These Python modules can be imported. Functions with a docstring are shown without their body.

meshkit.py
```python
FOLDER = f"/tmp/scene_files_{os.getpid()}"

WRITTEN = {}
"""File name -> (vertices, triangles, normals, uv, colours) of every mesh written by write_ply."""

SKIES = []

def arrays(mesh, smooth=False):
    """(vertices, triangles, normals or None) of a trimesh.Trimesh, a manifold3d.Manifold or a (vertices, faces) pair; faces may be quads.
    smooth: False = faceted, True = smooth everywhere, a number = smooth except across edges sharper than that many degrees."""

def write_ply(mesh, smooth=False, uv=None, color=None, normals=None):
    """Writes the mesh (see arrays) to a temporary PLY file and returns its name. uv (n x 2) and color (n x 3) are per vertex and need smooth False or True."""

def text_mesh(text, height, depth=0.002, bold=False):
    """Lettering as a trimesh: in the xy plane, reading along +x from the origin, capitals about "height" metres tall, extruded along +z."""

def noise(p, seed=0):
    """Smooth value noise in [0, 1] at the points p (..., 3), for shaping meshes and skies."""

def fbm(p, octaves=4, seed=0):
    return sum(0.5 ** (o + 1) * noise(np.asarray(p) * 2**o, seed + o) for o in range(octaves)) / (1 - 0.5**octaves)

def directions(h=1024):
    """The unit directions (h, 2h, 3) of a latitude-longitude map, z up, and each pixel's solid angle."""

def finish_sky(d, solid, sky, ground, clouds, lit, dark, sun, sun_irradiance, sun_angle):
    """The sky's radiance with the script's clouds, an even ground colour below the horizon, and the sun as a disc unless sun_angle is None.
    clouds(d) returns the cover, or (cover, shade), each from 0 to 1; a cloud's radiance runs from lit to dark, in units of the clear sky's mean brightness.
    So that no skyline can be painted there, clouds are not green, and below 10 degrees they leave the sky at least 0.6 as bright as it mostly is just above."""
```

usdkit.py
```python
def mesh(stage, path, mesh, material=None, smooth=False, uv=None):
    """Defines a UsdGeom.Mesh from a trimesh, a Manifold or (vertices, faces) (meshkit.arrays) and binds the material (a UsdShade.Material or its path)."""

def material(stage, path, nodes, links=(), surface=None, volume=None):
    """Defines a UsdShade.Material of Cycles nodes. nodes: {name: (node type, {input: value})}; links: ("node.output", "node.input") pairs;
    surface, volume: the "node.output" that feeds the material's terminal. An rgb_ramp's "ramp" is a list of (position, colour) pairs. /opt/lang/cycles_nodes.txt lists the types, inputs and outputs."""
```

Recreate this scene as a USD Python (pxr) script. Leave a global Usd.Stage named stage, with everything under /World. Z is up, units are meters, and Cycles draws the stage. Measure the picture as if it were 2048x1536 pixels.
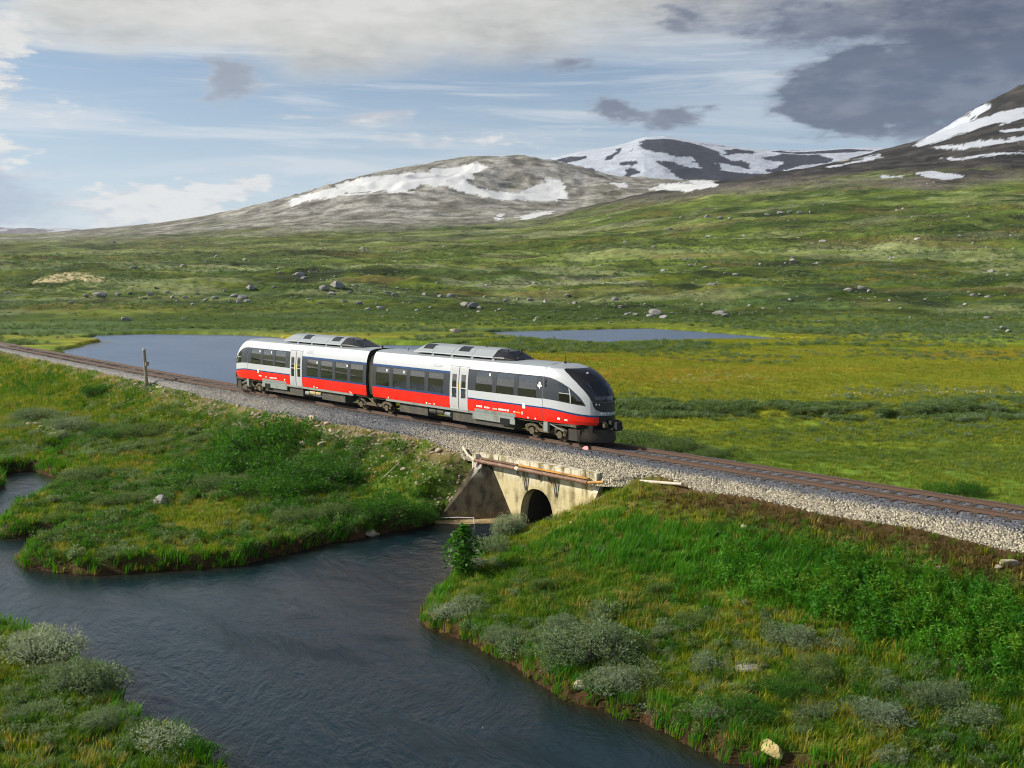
import math, random
import numpy as np, trimesh, shapely, usdkit, meshkit
from shapely.geometry import Polygon, LineString, Point
from shapely import affinity
from pxr import Usd, UsdGeom, UsdLux, UsdShade, Gf, Sdf, Vt

random.seed(7)
RNG = np.random.default_rng(7)
stage = Usd.Stage.CreateInMemory()
UsdGeom.SetStageUpAxis(stage, 'Z')
UsdGeom.SetStageMetersPerUnit(stage, 1.0)
UsdGeom.Xform.Define(stage, '/World')
UsdGeom.Scope.Define(stage, '/World/Looks')

# ---------------------------------------------------------------- camera, sun, exposure
EYE = np.array([51.034, -37.601, 8.267])      # 8.3 m above the rails, south-east of the train
YAW, PITCH, FPX = math.radians(-46.524), math.radians(5.973), 2000.0
FWD = np.array([math.sin(YAW) * math.cos(PITCH), math.cos(YAW) * math.cos(PITCH), -math.sin(PITCH)])
RGT = np.array([math.cos(YAW), -math.sin(YAW), 0.0])
UPV = np.cross(RGT, FWD)
HF = np.array([math.sin(YAW), math.cos(YAW), 0.0])
cam = UsdGeom.Camera.Define(stage, '/World/camera')
cam.AddTransformOp().Set(Gf.Matrix4d(*[float(x) for x in (*RGT, 0, *UPV, 0, *-FWD, 0, *EYE, 1)]))
cam.CreateHorizontalApertureAttr(36.0)
cam.CreateFocalLengthAttr(36.0 * FPX / 2048)
cam.CreateClippingRangeAttr(Gf.Vec2f(0.3, 60000))
cam.CreateExposureAttr(0.48)

SUN_AZ = math.radians(-132.0)                # atan2(x, y) of the direction towards the sun
SUN_EL = math.radians(30.0)
SUN_DIR = np.array([math.sin(SUN_AZ) * math.cos(SUN_EL), math.cos(SUN_AZ) * math.cos(SUN_EL), math.sin(SUN_EL)])
sun = UsdLux.DistantLight.Define(stage, '/World/sun')
sun.CreateAngleAttr(0.5)
sun.CreateIntensityAttr(1.25)
sun.CreateNormalizeAttr(True)
sun.CreateColorAttr(Gf.Vec3f(1.0, 0.93, 0.80))
_z = SUN_DIR
_x = np.cross([0, 0, 1], _z); _x /= np.linalg.norm(_x)
_y = np.cross(_z, _x)
sun.AddTransformOp().Set(Gf.Matrix4d(*[float(v) for v in (*_x, 0, *_y, 0, *_z, 0, 0, 0, 0, 1)]))


# ---------------------------------------------------------------- node graphs
class G:
    """Short hand for Cycles node graphs; a value starting with @ is a link."""
    def __init__(s):
        s.n, s.l = {}, []

    def __call__(s, kind, out, **inp):
        name = f'n{len(s.n)}'
        vals = {}
        for k, v in inp.items():
            if isinstance(v, str) and v.startswith('@'):
                s.l.append((v[1:], f'{name}.{k}'))
            else:
                vals[k] = v
        s.n[name] = (kind, vals)
        return f'@{name}.{out}'

    def m(s, op, a, b=0.0, c=0.0, clamp=False):
        return s('math', 'value', math_type=op, value1=a, value2=b, value3=c, use_clamp=clamp)

    def vm(s, op, a, b=(0, 0, 0), out='vector', **k):
        return s('vector_math', out, vector_math_type=op, vector1=a, vector2=b, **k) if False else s('vector_math', out, math_type=op, vector1=a, vector2=b, **k)

    def ss(s, v, lo, hi):
        return s('map_range', 'result', range_type='smoothstep', value=v, from_min=lo, from_max=hi, to_min=0.0, to_max=1.0, clamp=True)

    def mix(s, f, a, b, mode='mix'):
        return s('mix', 'color', mix_type=mode, fac=f, color1=a, color2=b)

    def noise(s, vec, scale, detail=4.0, rough=0.55, dist=0.0):
        return s('noise_texture', 'fac', vector=vec, scale=scale, detail=detail, roughness=rough, distortion=dist)

    def pos(s):
        return s('geometry', 'position')

    def obj(s):
        return s('texture_coordinate', 'object')

    def scl(s, v, sc, loc=(0, 0, 0), rot=(0, 0, 0)):
        return s('mapping', 'vector', vector=v, scale=sc, location=loc, rotation=rot)

    def done(s, name, surface=None, volume=None):
        return usdkit.material(stage, f'/World/Looks/{name}', s.n, s.l, surface=surface and surface[1:], volume=volume and volume[1:])


def lin(r, g, b):
    c = np.array([r, g, b]) / 255.0
    return tuple(np.where(c <= 0.04045, c / 12.92, ((c + 0.055) / 1.055) ** 2.4))


# ---------------------------------------------------------------- sky with clouds
# clouds with a place of their own: (azimuth from the valley's heading, tangent of elevation, half width, half height, weight)
DARK_CLOUDS = [(-0.267, 0.186, 0.030, 0.019, 0.42), (0.265, 0.232, 0.055, 0.022, 0.34), (0.31, 0.168, 0.060, 0.030, 0.50), (0.42, 0.162, 0.12, 0.036, 0.55), (0.47, 0.215, 0.14, 0.05, 0.50),
               (0.10, 0.162, 0.022, 0.011, 0.42), (0.158, 0.157, 0.032, 0.012, 0.46), (0.16, 0.244, 0.03, 0.014, 0.34), (0.62, 0.2, 0.1, 0.08, 0.5), (0.06, 0.2, 0.02, 0.01, 0.3)]
WHITE_CLOUDS = [(-0.345, 0.066, 0.075, 0.020, 0.45), (-0.26, 0.085, 0.035, 0.014, 0.40), (-0.49, 0.105, 0.05, 0.02, 0.34), (-0.51, 0.175, 0.06, 0.03, 0.36), (-0.46, 0.213, 0.05, 0.016, 0.36), (-0.12, 0.135, 0.16, 0.014, 0.17),
                (-0.40, 0.15, 0.12, 0.02, 0.22), (0.05, 0.14, 0.12, 0.012, 0.13)]
HAZE_CLOUDS = [(-0.50, 0.066, 0.10, 0.030, 0.45), (-0.62, 0.09, 0.12, 0.04, 0.4)]


def sky():
    g = G()
    d = g('texture_coordinate', 'generated')
    base = g('sky_texture', 'color', sky_type='single_scattering', sun_disc=False, sun_elevation=SUN_EL, sun_rotation=SUN_AZ,
             altitude=900.0, air_density=1.0, aerosol_density=1.0, ozone_density=2.2, sun_size=0.0095, sun_intensity=1.0)
    sep = g('separate_xyz', 'x', vector=d)
    x, y, z = sep, sep.replace('.x', '.y'), sep.replace('.x', '.z')
    ax = g.m('add', g.m('multiply', x, float(HF[0])), g.m('multiply', y, float(HF[1])))       # along the valley
    ac = g.m('add', g.m('multiply', x, float(RGT[0])), g.m('multiply', y, float(RGT[1])))     # across it
    az = g.m('arctan2', ac, ax)
    inv = g.m('divide', 1.0, g.m('add', g.m('maximum', z, 0.0), 0.10))
    deck = g('combine_xyz', 'vector', x=g.m('multiply', ac, inv), y=g.m('multiply', ax, inv), z=0.0)
    pol = g('combine_xyz', 'vector', x=az, y=g.m('multiply', z, 1.8), z=g.m('multiply', ax, 0.2))
    S = 8.5                        # brightness unit of the clouds, in the units of sky_texture
    C = lambda r, gg, b, k=1.0: tuple(S * k * v for v in lin(r, gg, b))

    def blobs(rows, na, ne):
        """Sum of soft discs, their outline torn by noise."""
        tot = None
        for a0, e0, ra, re, w in rows:
            da = g.m('multiply', g.m('subtract', g.m('add', az, na), a0), 1 / ra)
            de = g.m('multiply', g.m('subtract', g.m('add', z, ne), e0), 1 / re)
            v = g.m('multiply', g.m('maximum', g.m('subtract', 1.0, g.m('multiply', g.m('add', g.m('multiply', da, da), g.m('multiply', de, de)), 0.5)), 0.0), w)
            tot = v if tot is None else g.m('add', tot, v)
        return tot

    t1 = g.noise(g.scl(pol, (16, 26, 9)), 1.0, 7, 0.62)
    t2 = g.noise(g.scl(pol, (16, 26, 9), loc=(5.3, 1.7, 0)), 1.0, 7, 0.62)
    na = g.m('multiply', g.m('subtract', t1, 0.5), 0.10)
    ne = g.m('multiply', g.m('subtract', t2, 0.5), 0.045)
    fine = g.noise(g.scl(pol, (34, 60, 20)), 1.0, 7, 0.62)
    # paler and bluer white towards the horizon
    col = g.mix(g.m('multiply', g.ss(z, 0.30, 0.02), 0.52), base, C(206, 226, 243))
    # thin white streaks and veils
    n1 = g.noise(g.scl(deck, (0.5, 1.7, 1), rot=(0, 0, 0.22)), 0.8, 8, 0.62, 0.5)
    n1b = g.noise(g.scl(pol, (3.2, 26, 3), rot=(0, 0, -0.09)), 1.0, 7, 0.62, 0.4)
    veil = g.m('multiply', g.m('subtract', 1.0, g.m('multiply', g.ss(z, 0.30, 0.5), 0.7)), g.m('maximum', g.m('multiply', g.ss(n1, 0.45, 0.68), 0.6), g.m('multiply', g.ss(n1b, 0.46, 0.66), 0.72)))
    col = g.mix(veil, col, C(226, 233, 240))
    # white and grey puffs
    wb = blobs(WHITE_CLOUDS, na, ne)
    wsum = g.m('add', wb, g.m('multiply', fine, 0.5))
    scat = g.noise(g.scl(pol, (7, 20, 6), loc=(2.2, 3.0, 0)), 1.0, 7, 0.6, 0.3)
    wsum = g.m('maximum', wsum, g.m('multiply', g.ss(z, 0.25, 0.16), g.m('multiply', scat, 0.78)))
    wc = g.mix(g.ss(g.m('add', fine, g.m('multiply', wb, 0.5)), 0.45, 0.72), C(200, 206, 216), C(244, 243, 240))
    col = g.mix(g.m('multiply', g.ss(wsum, 0.44, 0.58), 0.92), col, wc)
    hsum = g.m('add', blobs(HAZE_CLOUDS, na, ne), g.m('multiply', fine, 0.4))
    col = g.mix(g.m('multiply', g.ss(hsum, 0.36, 0.62), 0.75), col, C(168, 184, 208))
    # the cloud bank overhead, bright to the left, slate to the right
    n4 = g.noise(g.scl(deck, (1.0, 1.0, 1)), 1.2, 7, 0.6, 0.3)
    n5 = g.noise(g.scl(pol, (4.2, 9, 4), loc=(3.1, 0, 0)), 1.0, 7, 0.58, 0.2)
    lim = g.m('add', g.m('subtract', 0.200, g.m('multiply', g.ss(az, 0.22, 0.42), 0.05)), g.m('multiply', g.m('absolute', g.m('add', az, 0.2)), 0.07))
    dz = g.m('add', g.m('subtract', z, lim), g.m('multiply', g.m('subtract', n5, 0.5), 0.10))
    dz = g.m('add', dz, g.m('multiply', g.m('subtract', t2, 0.5), 0.02))
    bank = g.ss(dz, -0.018, 0.026)
    holes = g.m('multiply', g.ss(n4, 0.60, 0.46), g.ss(z, 0.27, 0.36))
    holes = g.m('maximum', holes, g.m('multiply', g.ss(n5, 0.52, 0.40), g.ss(az, -0.30, -0.46)))
    bank = g.m('multiply', bank, g.m('subtract', 1.0, holes))
    side = g.ss(az, -0.12, 0.55)
    tone = g.m('add', g.m('multiply', g.m('subtract', n5, 0.5), 1.3), g.m('add', g.m('multiply', side, 1.05), 0.10))
    tone = g.m('add', tone, g.m('multiply', g.m('subtract', g.m('add', g.m('multiply', fine, 0.5), g.m('multiply', t1, 0.5)), 0.5), 0.9))
    bc = g('rgb_ramp', 'color', fac=tone, ramp=[(0.0, C(236, 235, 230)), (0.25, C(216, 216, 212)), (0.5, C(186, 187, 188)), (0.75, C(142, 146, 154)), (1.0, C(96, 103, 118))])
    col = g.mix(g.m('multiply', bank, 0.96), col, bc)
    # dark torn clouds in front
    dsum = g.m('add', blobs(DARK_CLOUDS, na, ne), g.m('multiply', fine, 0.42))
    dk = g.ss(dsum, 0.27, 0.60)
    dcol = g.mix(g.ss(az, -0.25, 0.30), C(160, 168, 182), C(92, 104, 130))
    dcol = g.mix(g.m('multiply', g.ss(t2, 0.42, 0.68), 0.4), dcol, C(160, 168, 182))
    dcol = g.mix(g.ss(dsum, 0.58, 0.32), dcol, g.mix(g.ss(az, -0.25, 0.30), C(196, 201, 210), C(158, 168, 186)))
    col = g.mix(g.m('multiply', dk, 0.9), col, dcol)
    out = g('background_shader', 'background', color=col, strength=0.074)
    return g.done('sky', out)


dome = UsdLux.DomeLight.Define(stage, '/World/sky')
UsdShade.MaterialBindingAPI.Apply(dome.GetPrim()).Bind(sky())
dome.GetPrim().SetCustomDataByKey('kind', 'structure')
dome.GetPrim().SetCustomDataByKey('label', 'blue summer sky with grey cloud bank')
# ---------------------------------------------------------------- helpers for prims
USED = {}


def numbered(parent, name):
    k = (parent, name)
    n = USED.get(k, -1) + 1
    USED[k] = n
    return f'{parent}/{name}' if n == 0 else f'{parent}/{name}_{n:03d}'


def tag(prim, label=None, cat=None, group=None, kind=None):
    p = prim if isinstance(prim, Usd.Prim) else prim.GetPrim()
    for k, v in (('label', label), ('category', cat), ('group', group), ('kind', kind)):
        if v:
            p.SetCustomDataByKey(k, v)
    return p


def xf(name, loc=(0, 0, 0), rotz=0.0, parent='/World', scale=None, rot=None):
    x = UsdGeom.Xform.Define(stage, numbered(parent, name))
    x.AddTranslateOp().Set(Gf.Vec3d(*map(float, loc)))
    if rot is not None:
        x.AddRotateXYZOp().Set(Gf.Vec3f(*map(float, rot)))
    elif rotz:
        x.AddRotateZOp().Set(math.degrees(rotz))
    if scale is not None:
        x.AddScaleOp().Set(Gf.Vec3f(*map(float, np.broadcast_to(scale, 3))))
    return x.GetPrim()


def obj(name, mesh, mat, parent='/World', smooth=False):
    parent = str(parent.GetPath()) if isinstance(parent, Usd.Prim) else parent
    return usdkit.mesh(stage, numbered(parent, name), mesh, mat, smooth=smooth).GetPrim()


def box(x0, x1, y0, y1, z0, z1):
    b = trimesh.creation.box([abs(x1 - x0), abs(y1 - y0), abs(z1 - z0)])
    b.apply_translation([(x0 + x1) / 2, (y0 + y1) / 2, (z0 + z1) / 2])
    return b


def cyl(p0, p1, r, n=10, r1=None):
    p0, p1 = np.asarray(p0, float), np.asarray(p1, float)
    d = p1 - p0
    L = np.linalg.norm(d)
    a = np.linspace(0, 2 * np.pi, n, endpoint=False)
    ring = np.stack([np.cos(a), np.sin(a)], 1)
    r1 = r if r1 is None else r1
    v = np.vstack([np.c_[ring * r, np.zeros(n)], np.c_[ring * r1, np.full(n, L)], [[0, 0, 0]], [[0, 0, L]]])
    f = []
    for i in range(n):
        j = (i + 1) % n
        f += [(i, j, n + j), (i, n + j, n + i), (2 * n, j, i), (2 * n + 1, n + i, n + j)]
    m = trimesh.Trimesh(v, f, process=False)
    m.apply_transform(trimesh.geometry.align_vectors([0, 0, 1], d / L))
    m.apply_translation(p0)
    return m


def cat(ms):
    return trimesh.util.concatenate(ms)


def grid_faces(nr, nc):
    i, j = np.meshgrid(np.arange(nr - 1), np.arange(nc - 1), indexing='ij')
    a = (i * nc + j).ravel()
    return np.stack([a, a + 1, a + nc + 1, a + nc], 1)


def fbm2(x, y, sc, oct=4, seed=0):
    return meshkit.fbm(np.stack([np.asarray(x) / sc, np.asarray(y) / sc, np.zeros_like(np.asarray(x, float)) + seed * 7.3], -1), oct, seed)


def sstep(v, a, b):
    t = np.clip((np.asarray(v, float) - a) / (b - a), 0, 1)
    return t * t * (3 - 2 * t)


# ---------------------------------------------------------------- the lie of the land (metres; rail top is z = 0)
WATER = -4.0
RIVER = Polygon([(14.7, -2.6), (17.7, -2.6), (17.6, -5.0), (17.6, -6.4), (18.1, -7.8), (19.6, -10.6), (21.5, -13.6), (22.8, -15.3), (24.0, -16.1), (26.1, -16.2), (27.7, -16.4), (29.6, -16.6),
                 (31.6, -17.1), (32.8, -16.9), (34.4, -16.7), (36.2, -16.9), (37.4, -16.8), (39.5, -16.0), (44, -15), (52, -15), (70, -18), (90, -24), (90, -40), (60, -34), (45, -29.5), (34, -27.2),
                 (28.5, -26.4), (27.0, -26.3), (25.8, -26.6), (24.3, -26.8), (23.3, -26.5), (21.4, -26.4), (18.6, -26.4), (15.4, -26.8), (13.5, -27.5), (8, -31), (0, -38), (-14, -48),
                 (-40, -60), (-60, -50), (-45, -36), (-26, -27), (-15, -22.6), (-11.5, -21.2), (-11.8, -19.6), (-14.2, -18.6), (-16.4, -18.0), (-16.4, -16.4), (-12.8, -16.0), (-9.9, -16.9),
                 (-7.7, -18.4), (-6.6, -19.7), (-5.0, -20.9), (-2.5, -22.4), (0.3, -23.4), (1.1, -22.6), (1.6, -21.4), (2.5, -21.2), (3.3, -22.6), (4.4, -23.8), (6.5, -24.0), (8.0, -23.2), (9.7, -22.2), (10.6, -20.7),
                 (11.6, -19.0), (12.4, -17.2), (12.3, -15.1), (12.1, -12.7), (12.2, -10.0), (12.4, -8.2), (12.2, -6.2), (13.6, -4.6), (14.7, -3.2)])
LAKE_A = Polygon([(-126, 23.5), (-139, 34), (-146, 40), (-160, 41), (-171, 46), (-169, 58), (-151, 71), (-125, 73), (-103, 73), (-96, 79), (-94, 90), (-88, 88), (-84, 74), (-76, 58), (-55, 40), (-40, 30), (-29, 19),
                  (-24, 12), (-26, 8.5), (-40, 7.6), (-57, 8.4), (-75, 9.5), (-95, 12), (-112, 17)])
LAKE_B = Polygon([(-116, 114), (-122, 124), (-119, 134), (-114, 146), (-107, 161), (-97, 158), (-89, 156), (-75, 152), (-64, 148), (-52, 143), (-57, 134), (-62, 130), (-66, 122), (-70, 114), (-71, 106), (-73.5, 101.5),
                  (-80, 103), (-86, 102), (-98, 106), (-108, 110)])
CREEK = LineString([(-14, 26), (-8.6, 29.6), (-4.1, 31.0), (2.7, 36.2), (10.8, 43.2), (18.4, 55), (26, 66), (40, 80), (60, 90)]).buffer(1.5)
MARSH = Polygon([(-22.5, -12.5), (-20, -14.2), (-17, -14.0), (-18, -12.6)])   # shallow pool left of the bank


def track_y(x):
    t = -(np.asarray(x, float) + 24) / 5.0
    return 0.052 * 5.0 * np.logaddexp(0, t)


def track_dir(x):
    return float(track_y(x + 0.5) - track_y(x - 0.5))


def sd(poly, x, y, limit=60.0):
    """Signed distance to a water body: positive on land."""
    x, y = np.asarray(x, float), np.asarray(y, float)
    out = np.full(x.shape, float(limit))
    x0, y0, x1, y1 = poly.bounds
    near = (x > x0 - limit) & (x < x1 + limit) & (y > y0 - limit) & (y < y1 + limit)
    if near.any():
        pts = shapely.points(x[near], y[near])
        shapely.prepare(poly)
        dist = shapely.distance(poly.exterior, pts)
        out[near] = np.minimum(np.where(shapely.contains(poly, pts), -dist, dist), limit)
    return out


# far land: for columns across the valley, elevation angle rows (as tangent) against distance along the valley heading
COLS = np.array([-900, 0, 300, 600, 800, 1024, 1250, 1536, 1800, 2048, 2900]) - 1024.0
PROF = {  # forward distance -> row of the horizon picture, one list per column
    -1924: [(250, 651), (330, 606), (480, 562), (620, 532), (900, 515), (1500, 490), (2500, 470), (3500, 462), (9000, 540)],
    -1024: [(250, 651), (330, 606), (480, 562), (590, 534), (900, 516), (1500, 494), (2500, 478), (3400, 464), (9000, 540)],
    -724: [(250, 651), (330, 604), (480, 560), (590, 530), (900, 512), (1500, 484), (2500, 462), (3300, 444), (9000, 540)],
    -424: [(250, 651), (330, 604), (480, 558), (620, 530), (900, 508), (1500, 474), (2300, 442), (3000, 390), (3400, 392), (9000, 540)],
    -224: [(250, 651), (330, 604), (480, 558), (620, 530), (900, 506), (1500, 470), (2200, 438), (2800, 362), (3200, 340), (3600, 346), (9000, 540)],
    0: [(250, 652), (330, 610), (480, 570), (620, 536), (900, 500), (1500, 462), (1900, 446), (2300, 432), (2800, 372), (3250, 318), (3700, 334), (9000, 540)],
    226: [(250, 652), (330, 612), (480, 566), (620, 532), (900, 484), (1300, 444), (1700, 412), (2000, 403), (2500, 412), (3000, 372), (3400, 362), (4200, 372), (9000, 540)],
    512: [(250, 652), (330, 612), (480, 562), (620, 530), (900, 466), (1300, 412), (1700, 372), (2050, 351), (2600, 372), (3200, 378), (4200, 380), (9000, 540)],
    776: [(250, 653), (330, 612), (480, 562), (620, 526), (900, 450), (1250, 398), (1600, 346), (2100, 312), (2500, 293), (3200, 318), (4200, 330), (9000, 540)],
    1024: [(250, 654), (330, 612), (480, 562), (620, 524), (900, 442), (1250, 382), (1600, 320), (2200, 240), (2700, 183), (3400, 190), (9000, 500)],
    1876: [(250, 654), (330, 612), (480, 560), (620, 520), (900, 440), (1250, 370), (1600, 300), (2200, 200), (2700, 100), (3400, 80), (9000, 480)],
}


def far_z(s, fw):
    """Height of the distant ground at forward distance fw and sideways ratio s."""
    grid_f = np.exp(np.linspace(math.log(200), math.log(12000), 240))
    tab = []
    from scipy.interpolate import PchipInterpolator
    for c in COLS:
        pr = PROF[int(c)]
        fd, row = np.array([p[0] for p in pr], float), np.array([p[1] for p in pr], float)
        z = EYE[2] + fd * np.tan(np.arctan((768 - row) / FPX) - PITCH)
        z[-1] = min(z[-1], 30)
        tab.append(PchipInterpolator(np.log(fd), z, extrapolate=False)(np.clip(np.log(grid_f), math.log(250), math.log(9000))))
    tab = np.array(tab)
    sc = COLS / FPX * math.cos(PITCH)
    spl = PchipInterpolator(sc, tab, axis=0)
    fine_s = np.linspace(sc[0], sc[-1], 400)
    ft = spl(fine_s)
    from scipy.ndimage import map_coordinates
    si = (np.clip(s, sc[0], sc[-1]) - sc[0]) / (sc[-1] - sc[0]) * 399
    fi = (np.log(np.clip(fw, 200, 12000)) - math.log(200)) / (math.log(12000) - math.log(200)) * 239
    return map_coordinates(ft, [si, fi], order=1)


# where the photograph's ballast ends and grass begins on the near side (x, distance from the track's centre line)
TOE_X = np.array([-120, -60, -30, -17, -6, 2, 7, 10, 12, 21, 22, 23.5, 26, 28, 31, 35, 38, 60])
TOE_D = np.array([2.05, 2.05, 2.15, 2.5, 2.7, 2.5, 2.5, 2.9, 2.9, 2.9, 2.7, 2.2, 2.6, 2.45, 2.65, 2.55, 2.7, 2.7])
HUMPS = None


def shore(x, y):
    """Distance from the ragged river bank, positive on land."""
    x, y = np.asarray(x, float), np.asarray(y, float)
    jx, jy = x + (fbm2(x, y, 1.1, 3, 11) - 0.5) * 0.9, y + (fbm2(x, y, 1.1, 3, 12) - 0.5) * 0.9
    return np.minimum(sd(RIVER, jx, jy, 12.0), sd(MARSH, jx, jy, 6.0))


def height(x, y, quick=False):
    """Ground height. Water bodies are basins cut into it."""
    x, y = np.asarray(x, float), np.asarray(y, float)
    rx, ry = x - EYE[0], y - EYE[1]
    fw = rx * HF[0] + ry * HF[1]
    s = (rx * RGT[0] + ry * RGT[1]) / np.maximum(fw, 1.0)
    yc = track_y(x)
    dn = yc - y
    ad = np.abs(dn)
    wob = fbm2(x, y, 1.7, 3, 3) - 0.5
    wob2 = fbm2(x, y, 9.0, 3, 4) - 0.5
    # distance to water, with a ragged edge
    jx, jy = x + (fbm2(x, y, 1.1, 3, 11) - 0.5) * 0.9, y + (fbm2(x, y, 1.1, 3, 12) - 0.5) * 0.9
    dr = sd(RIVER, jx, jy, 30.0)
    dm = sd(MARSH, jx, jy, 6.0)
    jx, jy = x + (fbm2(x, y, 6, 3, 13) - 0.5) * 6, y + (fbm2(x, y, 6, 3, 14) - 0.5) * 6
    dl = np.minimum(sd(LAKE_A, jx, jy), sd(LAKE_B, jx, jy))
    dc = sd(CREEK, x + (fbm2(x, y, 4, 3, 15) - .5) * 2.5, y + (fbm2(x, y, 4, 3, 16) - .5) * 2.5, 20.0)
    dw = np.minimum(np.minimum(dr, dl), np.minimum(dc, dm))
    plain = -3.35 + 0.5 * wob2 + 0.16 * wob
    # near side bank: from the ballast toe down to the water
    toe = np.interp(x, TOE_X, TOE_D) + wob2 * 0.5
    ztoe = -0.3 - (toe - 1.9) / 1.45
    de = np.maximum(dn - toe, 0.0)
    t = np.clip(dr / (dr + de + 1e-6), 0, 1)
    t = np.where(dr > 25, np.maximum(t, 1 - de / 8), t)
    right = sstep(x, 16, 22)
    w3 = 0.22 * wob * sstep(de, 0, 2) + 0.3 * wob2 * sstep(de, 0.5, 4)
    bank_r = -3.62 + (ztoe + 3.62) * t ** 1.25 + w3
    left_flat = np.maximum(ztoe - de / 1.7, -3.45 + 0.3 * wob2 + 0.2 * wob)
    bank_l = 0.4 * np.maximum(left_flat, -3.62 + (ztoe + 3.62) * t ** 2.6 + w3) + 0.6 * left_flat
    bank = bank_l * (1 - right) + bank_r * right
    far_side = np.maximum(-0.3 - (ad - 1.9) / 1.45, -1.9 - (ad - 4.0) / 2.2) + 0.15 * wob
    far_side = np.where(ad < 3.0, -0.3 - (ad - 1.9) / 1.45, far_side)
    z = np.where(dn > 0, np.maximum(bank, np.where(de > 0, -9, -0.3 - (ad - 1.9) / 1.45)), np.maximum(far_side, plain))
    z = np.where(ad < 1.9, -0.42, np.where((ad < toe) & (dn > 0), -0.3 - (ad - 1.9) / 1.45 - 0.08, z))
    # shores
    rise = WATER + 0.05 + 0.42 * sstep(dw, 0, 0.8) + 0.16 * np.clip(dw - 0.5, 0, 3) + 1.1 * np.clip(dw - 1.6, 0, 50) + np.where(dr < 3, 0.25 * sstep(dr, 0, 0.5), 0)
    z = np.where(ad > 2.2, np.minimum(z, rise), z)
    bed = WATER - 0.12 + 0.5 * np.clip(dw, -1.8, 0)
    z = np.where((dw < 0) & (ad > 1.9), bed, z)
    # culvert channel in front of the headwall and the trench that the barrel lies in
    dq = sd(RIVER, x, y, 12.0)
    cap = WATER + 0.1 + 0.62 * np.maximum(dq, 0) + 0.25 * wob + 1.2 * np.maximum(-5.5 - y, 0) + 2.0 * np.maximum(15.2 - x, 0) + 3.0 * np.maximum(x - 22, 0)
    z = np.where((y < -2.65) & (y > -12), np.minimum(z, cap), z)
    cap = WATER - 0.75 + 1.75 * np.maximum(dq, 0) + 9.0 * np.maximum(12.0 - x, 0) + 1.0 * np.maximum(-5.6 - y, 0) + 3.0 * np.maximum(x - 15.5, 0)
    z = np.where((y < -2.65) & (y > -12) & (x > 6), np.minimum(z, cap), z)
    z = np.where((x > 14.4) & (x < 18.2) & (y >= -2.65) & (y < 2.9), -4.6, z)
    # rising ground beyond the lakes
    fz = far_z(s, fw)
    hum = (fbm2(x, y, 55, 4, 21) - 0.5) * 13.0 * sstep(fw, 290, 420) * (1 - sstep(fw, 700, 1200)) + (fbm2(x, y, 15, 3, 22) - 0.5) * 5.0 * sstep(fw, 255, 380) * (1 - sstep(fw, 900, 1500))
    hum = hum + (fbm2(x, y, 5, 2, 25) - 0.5) * 1.4 * sstep(fw, 240, 300) * (1 - sstep(fw, 600, 900)) + ((fbm2(x, y, 95, 4, 26) - 0.5) * 16 + (fbm2(x, y, 30, 3, 27) - 0.5) * 6) * sstep(fw, 600, 900) * (1 - sstep(fw, 1900, 2600))
    big = (fbm2(x, y, 260, 5, 23) - 0.5) * 46 * sstep(fw, 900, 2200) + (np.abs(fbm2(x, y, 120, 4, 24) - 0.5) * -2 + 0.4) * 34 * sstep(fw, 2200, 3000)
    big = big * (0.25 + 0.75 * sstep(s, -0.36, -0.12)) - 14 * sstep(fw, 2300, 3200) * sstep(s, -0.12, -0.3)
    fz = fz + hum + big
    k = sstep(fw, 235, 300) * (dl > 0)
    z = z * (1 - k) + fz * k
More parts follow.
